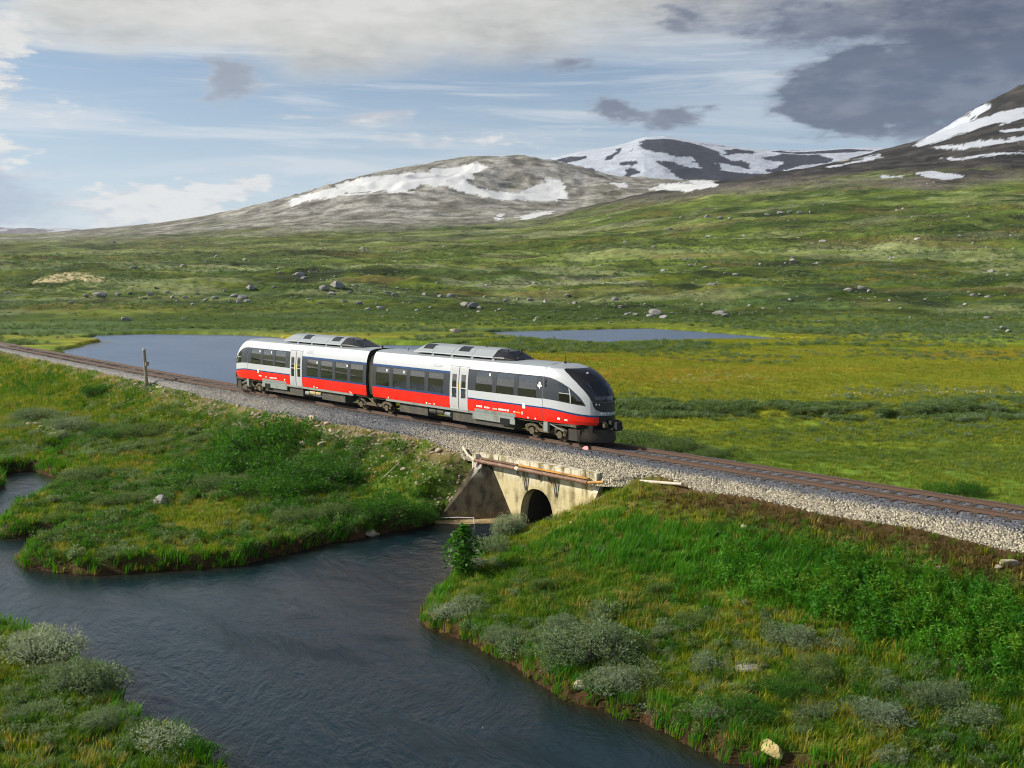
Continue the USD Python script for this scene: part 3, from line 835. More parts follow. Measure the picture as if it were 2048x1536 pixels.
def slab(x0, x1, z0, z1, side, t=0.03, out=0.0):
    """The same with thickness."""
    a, b = strip(x0, x1, z0, z1, side, out), strip(x0, x1, z0, z1, side, out - t)
    v = np.vstack([a.vertices, b.vertices])
    n = len(a.vertices)
    f = [a.faces, b.faces[:, ::-1] + n]
    e = a.edges[trimesh.grouping.group_rows(a.edges_sorted, require_count=1)]
    f.append(np.stack([e[:, 1], e[:, 0], e[:, 0] + n], 1)); f.append(np.stack([e[:, 1], e[:, 0] + n, e[:, 1] + n], 1))
    return trimesh.Trimesh(v, np.vstack(f), process=False)


def flipx(m):
    m = m.copy()
    m.vertices[:, 0] *= -1
    m.faces = m.faces[:, ::-1]
    return m


def flip180(m):
    m = m.copy()
    m.vertices[:, :2] *= -1
    return m


INNER = [(0.70, 2.05), (2.42, 3.77), (4.13, 5.48), (5.84, 7.20)]
OUTER = [(9.98, 11.32), (11.66, 13.02), (13.34, 14.70)]


def build_train():
    T = xf('train', (0, 0, 0))
    tag(T, 'two car diesel train in white and red with a blue stripe, running along the embankment', 'train')
    # --- both cars are alike, turned about the middle of the train
    for end in (1, -1):
        fx = (lambda m: m) if end == 1 else flipx
        both = (-1, 1)
        # white shell above and between the windows, with door lintels
        ws = []
        for s in both:
            ws += [slab(0.34, 7.78, 3.10, 3.80, s), slab(7.78, 9.36, 3.43, 3.80, s), slab(9.36, X0 - 0.012, 3.33, 3.80, s), slab(9.36, X0 - 0.012, 1.76, 2.18, s)]
        body = obj('car_body', fx(cat(ws)), M['white'], T, smooth=25)
        # nose shell
        q = t2q(np.linspace(0, np.pi / 2, 30))
        zs = np.unique(np.r_[np.linspace(1.76, 3.955, 34), 2.18, 2.3])
        Q, Zg = np.meshgrid(q, zs, indexing='ij')
        P = nose_pt(Q, Zg)
        full = np.concatenate([P, (P * [1, -1, 1])[::-1][1:]], 0)
        fc = grid_faces(*full.shape[:2])
        cen = full.reshape(-1, 3)[fc].mean(1)
        qq = np.concatenate([Q, Q[::-1][1:]], 0).ravel()[fc].mean(1)
        silver = ((qq > 0.83) & (cen[:, 2] < 2.75)) | (cen[:, 2] > 3.80 - 0.07 * sstep(cen[:, 0], 15.2, 16.0))
        nose = trimesh.Trimesh(full.reshape(-1, 3), np.vstack([fc[~silver][:, [0, 1, 2]], fc[~silver][:, [0, 2, 3]]]), process=False); nose.remove_unreferenced_vertices()
        sil = trimesh.Trimesh(full.reshape(-1, 3), np.vstack([fc[silver][:, [0, 1, 2]], fc[silver][:, [0, 2, 3]]]), process=False); sil.remove_unreferenced_vertices()
        np_ = obj('cab_nose', fx(nose), M['white'], T, smooth=True)
        obj('nose_front', fx(sil), M['silver'], np_, smooth=True)
        rp = []
        for s in both:
            rp.append(fx(slab(0.34, X0 - 0.012, 3.80, 3.955, s)))
        obj('roof', cat(rp), M['roof'], T, smooth=25)
        # panels below the windows
        for s in both:
            m = slab(0.34, 7.78, 1.03, 1.68, s)
            obj('red_panel', fx(m), M['red'], T, smooth=25)
            m = cat([slab(9.36, X0 - 0.012, 1.03, 1.68, s)])
            obj('red_panel', fx(m), M['red'], T, smooth=25)
            obj('blue_stripe', fx(cat([slab(0.34, 7.78, 1.68, 1.78, s, out=0.002), slab(9.36, X0 - 0.012, 1.68, 1.76, s, out=0.002)])), M['blue'], T)
            obj('blue_stripe', fx(slab(0.34, 7.78, 2.98, 3.10, s, out=0.002)), M['blue'], T)
            qn = np.linspace(0, 0.9, 14)
            k = (lambda m: m) if s < 0 else (lambda m: trimesh.Trimesh(m.vertices * [1, -1, 1], m.faces[:, ::-1], process=False))
            obj('nose_red_panel', fx(k(patch_nose([(0.004, 1.03), (0.915, 1.03), (0.915, 1.68), (0.004, 1.68)], 0.0, 0.16))), M['red'], np_, smooth=True)
            obj('nose_blue_stripe', fx(k(patch_nose([(0.004, 1.68), (0.915, 1.68), (0.915, 1.765), (0.004, 1.765)], 0.002, 0.16))), M['blue'], np_, smooth=True)
            # window bands: frame of pillars and rails round each pane
            for (za, zb, zp0, zp1, wins, xa, xb) in ((1.78, 2.98, 1.80, 2.92, INNER, 0.34, 7.78), (2.18, 3.33, 2.20, 3.27, OUTER, 9.36, X0 - 0.012)):
                parts, x = [], xa
                for a, b in wins:
                    parts += [slab(x, a, za, zb, s), slab(a, b, za, zp0, s), slab(a, b, zp1, zb, s)]
                    x = b
                parts.append(slab(x, xb, za, zb, s))
                band = obj('window_band', fx(cat(parts)), M['band'], T, smooth=25)
                for a, b in wins:
                    obj('window_pane', fx(strip(a + 0.004, b - 0.004, zp0 + 0.003, zp1 - 0.003, s, -0.010)), M['pane'], band)
            # doors: two leaves with an upper and a lower pane each
            for a, b in ((7.80, 8.555), (8.585, 9.34)):
                pa, pb = a + 0.20, b - 0.17
                leaf = [slab(a, pa, 1.02, 3.41, s, out=0.012), slab(pb, b, 1.02, 3.41, s, out=0.012)] + [slab(pa, pb, u, v, s, out=0.012) for u, v in ((1.02, 1.66), (2.20, 2.25), (2.98, 3.41))]
                d = obj('door', fx(cat(leaf)), M['door'], T, smooth=25)
                for u, v in ((1.66, 2.20), (2.25, 2.98)):
                    obj('door_pane', fx(strip(pa + 0.003, pb - 0.003, u + 0.003, v - 0.003, s, 0.002)), M['pane'], d)
                obj('door_edge', fx(slab((8.57 if a < 8.5 else 8.573) - (0.022 if a < 8.5 else 0), (8.57 if a < 8.5 else 8.573) + (0 if a < 8.5 else 0.022), 1.05, 3.38, s, out=0.017)), M['rubber'], d)
            obj('door_mark', fx(slab(8.60, 8.70, 2.12, 2.46, s, out=0.018)), M['yellow'], T)
            obj('door_mark', fx(slab(8.44, 8.54, 2.16, 2.50, s, out=0.018)), M['yellow'], T)
            # step edge and skirts
            obj('step_edge', fx(box(1.75, 13.1, s * 1.40, s * 1.475, 0.90, 1.02)), M['skirt'], T)
            obj('skirt', fx(cat([box(9.75, 13.15, s * 1.44, s * 1.468, 0.62, 0.895), slab(9.9, 13.15, 1.03, 1.20, s, out=0.006)])), M['skirt'], T)
            obj('grille', fx(box(12.0, 12.75, s * 1.445, s * 1.476, 0.52, 0.885)), M['black'], T)
            # cab side: grey band, window with a sliding light
            band_q = [(0.004, 2.20), (0.10, 2.19), (0.30, 2.18), (0.52, 2.16), (0.70, 2.14), (0.765, 2.13), (0.70, 2.42), (0.62, 2.66), (0.54, 2.88), (0.44, 3.06), (0.32, 3.20), (0.18, 3.29), (0.004, 3.33)]
            cb = obj('cab_side_band', fx(k(patch_nose(band_q, 0.005))), M['band'], np_, smooth=True)
            for pg, mt in (([(0.335, 2.225), (0.52, 2.205), (0.52, 2.56), (0.335, 2.57)], 'screen'), ([(0.355, 2.60), (0.52, 2.59), (0.52, 2.86), (0.445, 2.98), (0.355, 3.07)], 'screen'), ([(0.545, 2.20), (0.735, 2.175), (0.68, 2.39), (0.60, 2.63), (0.545, 2.76)], 'screen')):
                obj('cab_side_window', fx(k(patch_nose(pg, 0.016))), M['screen'], np_, smooth=True)
            obj('window_frame', fx(k(cat([patch_nose([(0.525, 2.19), (0.543, 2.185), (0.543, 2.80), (0.525, 2.84)], 0.02), patch_nose([(0.335, 2.57), (0.525, 2.56), (0.525, 2.595), (0.335, 2.605)], 0.02)]))), M['door'], np_)
        # windscreen and lamp panel
        ws = [(0.845, 2.32), (0.80, 2.60), (0.745, 2.90), (0.70, 3.18), (0.655, 3.44), (0.62, 3.64), (0.62, 3.73), (0.70, 3.77)]
        up = ws + [(2 - a, b) for a, b in ws[::-1]]
        scr = obj('windscreen', fx(patch_nose(up, 0.012, 0.12)), M['black'], T, smooth=True)
        wi = [(0.89, 2.40), (0.865, 2.62), (0.83, 2.90), (0.81, 3.12)]
        obj('windscreen_pane', fx(patch_nose(wi + [(2 - a, b) for a, b in wi[::-1]], 0.02, 0.12)), M['screen'], scr, smooth=True)
        lp = [(0.845, 2.31), (0.855, 2.16), (0.88, 2.02), (0.93, 1.93), (1.0, 1.90)]
        pan = obj('lamp_panel', fx(patch_nose(lp + [(2 - a, b) for a, b in lp[-2::-1]], 0.012, 0.12)), M['black'], T, smooth=True)
        for s in both:
            for (qy, z, r) in ((0.895, 2.22, 0.055), (0.925, 2.22, 0.045)):
                p = nose_pt(qy, z, 0.02) * [1, -s, 1]
                b = trimesh.creation.icosphere(1, r); b.apply_scale([0.35, 1, 1]); b.apply_translation(p)
                obj('headlight', fx(b), M['lamp'], pan)
        p = nose_pt(1.0, 3.56, 0.02)
        b = trimesh.creation.icosphere(1, 0.075); b.apply_scale([0.7, 1, 0.7]); b.apply_translation(p + [0.0, -0.35, 0])
        obj('top_light', fx(b), M['lamp'], scr)
        for s in both:
            a, b = nose_pt(0.90, 2.34, 0.05) * [1, -s, 1], nose_pt(0.985, 2.40, 0.06) * [1, -s, 1]
            c = nose_pt(0.93, 3.0, 0.05) * [1, -s, 1]
            obj('wiper', fx(cat([cyl(a, b, 0.022, 6), cyl(b, c, 0.014, 6)])), M['rubber'], scr)
            a, b = nose_pt(0.87, 2.36, 0.0) * [1, -s, 1], nose_pt(0.87, 2.38, 0.10) * [1, -s, 1]
            obj('mirror', fx(cat([cyl(a, b, 0.03, 6)])), M['rubber'], T)
        # coupler recess, coupler, plough
        rec = cat([patch_nose([(0.915, 1.03), (1.085, 1.03), (1.085, 1.76), (0.915, 1.76)], -0.03, 0.1), box(17.2, 18.1, -0.85, 0.85, 0.72, 1.03)])
        rc = obj('coupler_recess', fx(rec), M['black'], T)
        cp = [cyl((18.2, 0, 1.02), (18.95, 0, 1.02), 0.13, 10), box(18.78, 19.12, -0.20, 0.20, 0.80, 1.24), box(18.65, 18.85, -0.30, 0.30, 1.10, 1.30), cyl((18.7, -0.34, 0.86), (19.0, -0.34, 0.90), 0.07), cyl((18.7, 0.34, 0.86), (19.0, 0.34, 0.90), 0.07)]
        obj('coupler', fx(cat(cp)), M['rubber'], T)
        obj('coupler_hose', fx(cat([cyl((18.55, y, 1.25), (18.72, y * 0.9, 0.95), 0.03, 6) for y in (-0.6, -0.45, 0.45, 0.6)] + [box(18.56, 18.68, -0.62, -0.36, 0.98, 1.16)])), M['bogie'], rc)
        a = np.linspace(-1, 1, 17)
        pts = np.stack([17.35 + 1.28 * (1 - np.abs(a) ** 1.9), a * 1.18], 1)
        prof = [(0.0, 0.82), (0.05, 0.55), (0.10, 0.30), (0.02, 0.16)]
        V = np.array([[[x + o, y, z] for (o, z) in prof] for x, y in pts])
        fcs = grid_faces(17, 4)
        pl = trimesh.Trimesh(V.reshape(-1, 3), np.vstack([fcs[:, [0, 1, 2]], fcs[:, [0, 2, 3]]]), process=False)
        inner = pl.copy(); inner.vertices[:, 0] -= 0.05; inner.faces = inner.faces[:, ::-1]
        obj('snow_plough', fx(cat([pl, inner, box(16.75, 17.5, -1.16, -1.10, 0.2, 0.8), box(16.75, 17.5, 1.10, 1.16, 0.2, 0.8)])), M['plough'], T, smooth=30)
        # antenna
        if end == 1:
          obj('antenna', fx(cat([cyl((15.4, 0, 3.94), (15.4, 0, 4.30), 0.022, 6), cyl((15.4, 0, 3.94), (15.4, 0, 4.02), 0.07, 8)])), M['rubber'], T)
        # underframe equipment between the bogies
        ue = [box(2.9, 5.6, -1.30, 1.30, 0.34, 0.895), box(5.7, 6.9, -0.9, 0.9, 0.45, 0.895), box(7.9, 12.9, -1.33, 1.33, 0.33, 0.895), box(0.34, X0 + 2.2, -1.3, 1.3, 0.90, 1.02)]
        obj('underframe', fx(cat(ue)), M['under'], T)
        obj('air_tank', fx(cyl((5.75, -1.15, 0.68), (6.35, -1.15, 0.68), 0.19, 14)), M['amber' if end < 0 else 'under'], T, smooth=30)
        obj('air_tank', fx(cyl((6.45, -1.15, 0.68), (7.05, -1.15, 0.68), 0.19, 14)), M['amber' if end < 0 else 'under'], T, smooth=30)
        obj('air_tank', fx(cyl((7.15, -1.18, 0.60), (7.65, -1.18, 0.60), 0.16, 12)), M['skirt'], T, smooth=30)
        # interior seen through the panes
        it = [box(0.4, 15.0, -1.36, 1.36, 1.04, 1.10), box(0.4, 15.0, -1.0, 1.0, 3.5, 3.55), box(15.0, 15.06, -1.2, 1.2, 1.1, 3.4), box(0.36, 0.40, -1.2, 1.2, 1.1, 3.4)]
        lin_ = obj('interior', fx(cat(it)), M['liner'], T)
        st = []
        for xs in np.r_[np.arange(0.9, 7.0, 0.86), np.arange(10.0, 14.6, 0.92)]:
            zf = 1.45 if xs < 8 else 1.75
            for y in (-1.12, -0.66, 0.66, 1.12):
                st.append(box(xs, xs + 0.12, y - 0.21, y + 0.21, zf, zf + 0.78)); st.append(box(xs + 0.1, xs + 0.52, y - 0.21, y + 0.21, zf, zf + 0.14))
        obj('seats', fx(cat(st)), M['seat'], lin_)
        obj('partition', fx(box(6.35, 7.4, -0.72, -0.66, 1.10, 2.5)), M['yellow' if end > 0 else 'liner'], lin_)
    # --- gangway
    r = []
    zs = np.array([1.1, 1.5, 2.2, 3.0, 3.45, 3.68, 3.76]); w = np.array([1.18, 1.26, 1.28, 1.22, 1.05, 0.7, 0.0])
    prof = np.r_[np.stack([-w, zs], 1), np.stack([w, zs], 1)[::-1][1:]]
    xs = np.linspace(-0.30, 0.30, 13)
    V = np.array([[[x, y * (1 - 0.05 * (i % 2)), 1.1 + (z - 1.1) * (1 - 0.03 * (i % 2))] for y, z in prof] for i, x in enumerate(xs)])
    f = grid_faces(13, len(prof))
    obj('gangway_bellows', trimesh.Trimesh(V.reshape(-1, 3), np.vstack([f[:, [0, 1, 2]], f[:, [0, 2, 3]]]), process=False), M['bellows'], T)
    for s in (1, -1):
        zz = np.r_[SEC_Z]; ww = sec_w(zz) - 0.02
        outer = np.r_[np.stack([-ww, zz], 1), np.stack([ww, zz], 1)[::-1][1:]]
        ring = Polygon(outer).difference(Polygon(np.r_[np.stack([-(w - 0.03), zs], 1), np.stack([w - 0.03, zs], 1)[::-1][1:]]))
        m = trimesh.creation.extrude_polygon(ring, 0.05, engine='earcut')
        m.vertices = np.stack([s * 0.345 - 0.025 + (m.vertices[:, 2]), m.vertices[:, 0], m.vertices[:, 1]], 1)
        obj('car_end', m, M['rubber'], T)
    obj('gangway_underside', box(-0.33, 0.33, -0.75, 0.75, 0.62, 1.08), M['black'], T)
    # --- roof housings (the black sloping end of both looks towards the front)
    for a0, a1, b1 in ((3.95, 10.9, 12.5), (-10.8, -3.75, -1.7)):
        n = 4
        xs = np.linspace(a0, a1, n + 1)
        first = None
        for i in range(n):
            xa, xb = xs[i] + 0.012, xs[i + 1] - 0.012
            sl = 0.55 if i == 0 else 0.0
            pr = [(-1.0, 4.00), (-0.98, 4.06), (-0.60, 4.40), (-0.35, 4.48), (0.35, 4.48), (0.60, 4.40), (0.98, 4.06), (1.0, 4.00)]
            V = [[xa + (sl if z > 4.2 else 0), y, z] for y, z in pr] + [[xb, y, z] for y, z in pr]
            m = trimesh.convex.convex_hull(np.array(V))
            h = obj('roof_housing', m, M['roof'], T)
            if (i in (1, 3)) if a0 < 0 else (i in (0, 2)):
                c = (xa + xb) / 2 + sl / 2
                vv = np.array([[x, y, z + dz] for x in (c - 0.48, c + 0.42) for (y, z) in ((-0.80, 4.222), (-0.62, 4.384), (-0.38, 4.472)) for dz in (-0.03, 0.014)])
                obj('vent', trimesh.convex.convex_hull(vv), M['black'], h)
            for y in (-0.86, 0.86):
                obj('support', box(xb - 0.10, xb + 0.10, y - 0.10, y + 0.10, 3.86, 4.01), M['silver'], h)
        pr0 = [(-0.97, 4.0), (-0.95, 4.07), (-0.58, 4.39), (-0.3, 4.46), (0.3, 4.46), (0.58, 4.39), (0.95, 4.07), (0.97, 4.0)]
        V = [[a1 + 0.02, y, z] for y, z in pr0] + [[a1 + (b1 - a1) * 0.5, y * 0.93, 4.0 + (z - 4.0) * 0.82] for y, z in pr0] + [[b1, y * 0.72, 3.93 + (z - 4.0) * 0.12] for y, z in pr0] + [[a1 + 0.02, y, 3.86] for y in (-0.9, 0.9)] + [[b1, y, 3.86] for y in (-0.6, 0.6)]
        bk = obj('exhaust_housing', trimesh.convex.convex_hull(np.array(V)), M['black'], T)
        obj('exhaust_fitting', cat([cyl((a1 + 0.7, -0.5, 4.3), (a1 + 0.7, -0.5, 4.47), 0.05), cyl((a1 + 1.0, 0.2, 4.3), (a1 + 1.0, 0.2, 4.46), 0.06), box(b1 - 0.2, b1 - 0.08, -0.5, -0.4, 3.93, 4.08)]), M['under'], bk)
    for x in (-0.42, 2.2):
        obj('roof_lamp', cat([cyl((x, -0.1, 3.93), (x, -0.1, 4.10), 0.06, 8)]), M['silver' if x > 0 else 'rubber'], T)
    obj('roof_antenna', cat([cyl((9.3, 0, 4.38), (9.3, 0, 4.52), 0.16, 10, 0.05), box(9.1, 9.9, -0.12, 0.12, 4.385, 4.42)]), M['bogie'], T)
    # --- bogies
    def bogie(cx, wb):
        bx = []
        for s in (-1, 1):
            y = s * 1.06
            for e in (-1, 1):
                bx += [cyl((cx + e * wb / 2, y - 0.10, 0.385), (cx + e * wb / 2, y + 0.14, 0.385), 0.19, 14), box(cx + e * wb / 2 - 0.42, cx + e * wb / 2 + 0.42, y - 0.06, y + 0.06, 0.34, 0.44), cyl((cx + e * wb / 2 - 0.33, y, 0.42), (cx + e * wb / 2 - 0.33, y, 0.72), 0.09, 8), cyl((cx + e * wb / 2 + 0.33, y, 0.42), (cx + e * wb / 2 + 0.33, y, 0.72), 0.09, 8)]
            xx = np.linspace(-wb / 2 - 0.5, wb / 2 + 0.5, 15)
            zt = 0.66 + 0.16 * np.clip(1.4 - np.abs(np.abs(xx) - wb / 2) / 0.32, 0, 1) - 0.10 * (np.abs(xx) < wb / 2 - 0.5)
            pg = Polygon(np.r_[np.stack([xx, zt], 1), np.stack([xx, zt - 0.17], 1)[::-1]])
            m = trimesh.creation.extrude_polygon(pg, 0.16, engine='earcut')
            m.vertices = np.stack([m.vertices[:, 0] + cx, m.vertices[:, 2] + y - 0.08, m.vertices[:, 1]], 1)
            bx += [m, cyl((cx - 0.35, y + s * 0.16, 0.85), (cx + 0.40, y + s * 0.16, 0.50), 0.05, 8), cyl((cx, y, 0.6), (cx, y, 0.9), 0.20, 12)]
        bx += [box(cx - 0.35, cx + 0.35, -1.0, 1.0, 0.45, 0.72)]
        b = obj('bogie', cat(bx), M['bogie'], T, smooth=30)
        for e in (-1, 1):
            wx = cx + e * wb / 2
            for s in (-1, 1):
                w_ = cat([cyl((wx, s * 0.70, 0.385), (wx, s * 0.83, 0.385), 0.385, 26), cyl((wx, s * 0.66, 0.385), (wx, s * 0.70, 0.385), 0.41, 26), cyl((wx, s * 0.83, 0.385), (wx, s * 0.90, 0.385), 0.16, 14)])
                obj('wheel', w_, M['wheel'], b, smooth=30)
            obj('axle', cyl((wx, -0.7, 0.385), (wx, 0.7, 0.385), 0.08, 10), M['wheel'], b)
    for cx, wb in ((15.1, 2.0), (0.0, 2.7), (-15.1, 2.0)):
        bogie(cx, wb)
    for e in (1, -1):     # sand boxes and steps beside the end bogies
        obj('sand_pipe', cat([box(e * 15.35 - 0.14, e * 15.35 + 0.14, -1.40, -1.22, 0.50, 1.12), cyl((e * 15.45, -1.3, 0.95), (e * 16.5, -1.22, 0.62), 0.04, 6)]), M['skirt'], T)
    # --- small markings on the near side
    def marks(e, rows):
        for (x0, x1, z0, z1, mt, nm) in rows:
            a, b = sorted((e * x0, e * x1))
            m = slab(abs(a) if e > 0 else -b, abs(b) if e > 0 else -a, z0, z1, -1, 0.004, 0.007)
            m = m if e > 0 else flipx(m)
            obj(nm, m, M[mt], T)
    def dash(x, z, h, widths, gap):
        r = []
        for w_ in widths:
            r.append((x, x + w_, z, z + h, 'mark', 'white_lettering')); x += w_ + gap
        return r
    front = dash(10.05, 1.30, 0.10, [0.10, 0.09, 0.10, 0.11], 0.03) + dash(10.70, 1.29, 0.09, [0.08, 0.08, 0.1, 0.08], 0.035) + dash(11.40, 1.28, 0.08, [0.06, 0.05, 0.09], 0.06) + dash(11.85, 1.28, 0.10, [0.12, 0.1, 0.12, 0.1, 0.12], 0.02) + dash(12.55, 1.28, 0.10, [0.14], 0)
    front += [(13.25, 13.55, 1.26, 1.34, 'orange', 'orange_marking'), (13.64, 13.72, 1.22, 1.38, 'mark', 'white_lettering'), (13.70, 13.92, 1.56, 1.84, 'mark', 'white_plate'), (13.0, 13.18, 1.28, 1.34, 'mark', 'white_lettering'),
              (14.05, 14.15, 1.06, 1.14, 'mark', 'white_lettering'), (14.6, 14.7, 1.06, 1.14, 'mark', 'white_lettering'), (5.6, 5.72, 1.06, 1.17, 'mark', 'white_lettering'), (5.85, 6.05, 1.07, 1.12, 'mark', 'white_lettering'), (6.3, 6.42, 1.07, 1.16, 'mark', 'white_lettering'), (1.9, 2.0, 1.06, 1.15, 'mark', 'white_lettering')]
    marks(1, front)
    rear = dash(-13.15 * -1 - 0.0, 1.28, 0.09, [0.0], 0)[:0]
    rear = [(13.6, 13.82, 1.56, 1.84, 'mark', 'white_plate'), (13.25, 13.6, 1.33, 1.42, 'mark', 'white_lettering'), (12.5, 12.72, 1.31, 1.37, 'mark', 'white_lettering'), (11.55, 12.1, 1.29, 1.37, 'mark', 'white_lettering'), (11.15, 11.45, 1.29, 1.38, 'mark', 'white_lettering'), (10.0, 10.15, 1.28, 1.38, 'mark', 'white_lettering'),
            (6.3, 6.42, 1.06, 1.18, 'mark', 'white_lettering'), (5.9, 6.1, 1.06, 1.12, 'mark', 'white_lettering'), (2.1, 2.2, 1.08, 1.16, 'mark', 'white_lettering'), (1.95, 2.1, 1.03, 1.09, 'mark', 'white_lettering')]
    marks(-1, rear)
    for x in (-13.55, -11.95, -6.0, -2.5, 1.75, 3.45, 11.05):
        z = 2.84 if abs(x) < 8 else 3.20
        obj('window_sticker', slab(x, x + 0.12, z - 0.14, z, -1, 0.003, 0.003), M['mark'], T)
    # emblem on the grey band, and the pair of dark grip hooks beside it
    cr = Polygon([(-0.13, 0.05), (-0.06, 0.02), (-0.07, 0.12), (0.0, 0.17), (0.07, 0.12), (0.06, 0.02), (0.13, 0.05), (0.14, -0.03), (0.04, -0.06), (0.0, -0.15), (-0.04, -0.06), (-0.14, -0.03)])
    em = trimesh.creation.extrude_polygon(affinity.scale(cr, 1.15, 1.25), 0.006, engine='earcut')
    ex, ez, eo = em.vertices[:, 0] + 14.93, em.vertices[:, 1] + 2.84, em.vertices[:, 2]
    em.vertices = np.stack([ex, -(sec_w(ez) + 0.002 + eo), ez], 1)
    obj('emblem', em, M['mark'], T)
    for dz in (0.0, -0.2):
        pts = [nose_pt(0.05 + 0.022 * math.cos(a), 3.10 + dz + 0.07 * math.sin(a), 0.03) for a in np.linspace(-2.2, 2.2, 7)]
        obj('grip_hook', cat([cyl(a, b, 0.018, 6) for a, b in zip(pts[:-1], pts[1:])]), M['rubber'], T)
    nf = [nose_pt(0.99 + d, 1.86, 0.01) for d in (-0.05, -0.035, -0.02, 0.0)]
    [obj('nose_lettering', box(p[0] - 0.004, p[0] + 0.006, p[1] - 0.03, p[1] + 0.03, p[2] - 0.04, p[2] + 0.03), M['mark'], T) for p in nf]
    for x, w_ in ((16.9, 0.18), (17.35, 0.16)):
        p0 = 0.30 if x < 17 else 0.43
        obj('white_lettering', patch_nose([(p0, 1.22), (p0 + 0.055, 1.22), (p0 + 0.055, 1.36), (p0, 1.36)], 0.008), M['mark'], T)
    for s_ in (-1, 1):
        e = 1
        obj('roof_ridge', box(-15.0, -0.5, s_ * 1.085 - 0.02, s_ * 1.085 + 0.02, 3.80, 3.835), M['roof'], T)
        obj('roof_ridge', box(0.5, 15.0, s_ * 1.085 - 0.02, s_ * 1.085 + 0.02, 3.80, 3.835), M['roof'], T)
    for x0, z0 in ((7.78, 3.43), (9.36, 3.43), (-7.78, 3.43), (-9.36, 3.43)):
        obj('body_seam', slab(abs(x0) - 0.012, abs(x0) + 0.012, z0, 3.80, -1, 0.004, 0.004) if x0 > 0 else flipx(slab(abs(x0) - 0.012, abs(x0) + 0.012, z0, 3.80, -1, 0.004, 0.004)), M['band'], T)
    for e in (1, -1):
        for zz in ((1.03, 2.17), (3.34, 3.80)):
            m = slab(X0 - 0.012, X0 + 0.012, zz[0], zz[1], -1, 0.006, 0.002)
            obj('body_seam', m if e > 0 else flipx(m), M['band'], T)
    for (x0, z0) in ((6.25, 3.42), (-6.9, 3.42)):
        obj('air_intake', cat([slab(abs(x0), abs(x0) + 0.8, z0 - 0.12 + 0.07 * i, z0 - 0.09 + 0.07 * i, -1, 0.004, 0.006) if x0 > 0 else flipx(slab(abs(x0) - .4, abs(x0) + 0.4, z0 - 0.12 + 0.07 * i, z0 - 0.09 + 0.07 * i, -1, 0.004, 0.006)) for i in range(4)]), M['roof'], T)
    return T


TRAIN = build_train()
# ---------------------------------------------------------------- track
def along(x, off, z):
    """Point beside the track's centre line (off > 0 is the far side)."""
    dy = track_dir(x)
    L = math.hypot(1, dy)
    return np.array([x - off * dy / L, float(track_y(x)) + off / L, z])


def build_track():
    T = xf('railway_track')
    tag(T, 'rusty single railway track on wooden sleepers', 'railway track')
    prof = np.array([(-.07, -.16), (.07, -.16), (.07, -.145), (.012, -.125), (.012, -.04), (.036, -.03), (.036, 0), (-.036, 0), (-.036, -.03), (-.012, -.04), (-.012, -.125), (-.07, -.145)])
    xs = np.r_[np.arange(-150, -20, 2.0), np.arange(-20, 80, 5.0)]
    for s in (-1, 1):
        V = np.array([[along(x, s * 0.7535 + u, w) for u, w in prof] for x in xs])
        n = len(prof)
        f = []
        for i in range(len(xs) - 1):
            for j in range(n):
                k = (j + 1) % n
                f.append((i * n + j, i * n + k, (i + 1) * n + k, (i + 1) * n + j))
        obj('rail', (V.reshape(-1, 3), np.array(f)), M['rail'], T)
    sl = trimesh.creation.box([0.25, 2.5, 0.2])
    sl.vertices[sl.vertices[:, 2] > 0, 0] *= 0.9
    cl = [box(-.09, .09, s * .7535 - .13, s * .7535 + .13, 0.098, 0.115) for s in (-1, 1)]
    xs = np.arange(-86, 72, 0.62)
    for i, x in enumerate(xs):
        a = math.atan(track_dir(x)) + RNG.normal(0, 0.012)
        m = sl.copy()
        m.apply_transform(trimesh.transformations.rotation_matrix(a, [0, 0, 1]))
        m.apply_translation(along(x, RNG.normal(0, 0.03), -0.27 + RNG.normal(0, 0.006)))
        s_ = obj('sleeper', m, M['sleeper'], T)
        if x > 15:
            for c in cl:
                c = c.copy()
                c.apply_transform(trimesh.transformations.rotation_matrix(a, [0, 0, 1]))
                c.apply_translation(along(x, 0, -0.27))
                obj('tie_plate', c, M['rail'], s_)


def ballast_material():
    g = G()
    p = g.pos()
    v = g('voronoi_texture', 'color', vector=p, scale=13.0, feature='f1')
    d = v.replace('.color', '.distance')
    val = g('separate_xyz', 'x', vector=v)
    t = g('attribute', 'color', attribute='tint')
    k = g.m('add', 0.35, g.m('multiply', val, 1.15))
    k = g.m('multiply', k, g.m('subtract', 1.15, g.m('multiply', d, 0.9)))
    c = g.vm('scale', t, scale=k)
    h = g('bump', 'normal', height=g.m('subtract', 1.0, d), strength=1.0, distance=0.10)
    return g.done('ballast', g('principled_bsdf', 'BSDF', base_color=c, roughness=0.9, specular_ior_level=0.2, normal=h))


def ballast_tone(x, dn):
    """Blue grey on the crest, cream further down the slope right of the train's middle."""
    low = sstep(dn, 1.75, 2.2) * sstep(x, 2, 12)
    a, b = alb(136, 138, 144), alb(200, 190, 168)
    a = a + (alb(176, 173, 168) - a) * sstep(x, 2, -14)[..., None]
    return a * (1 - low[..., None]) + b * low[..., None]


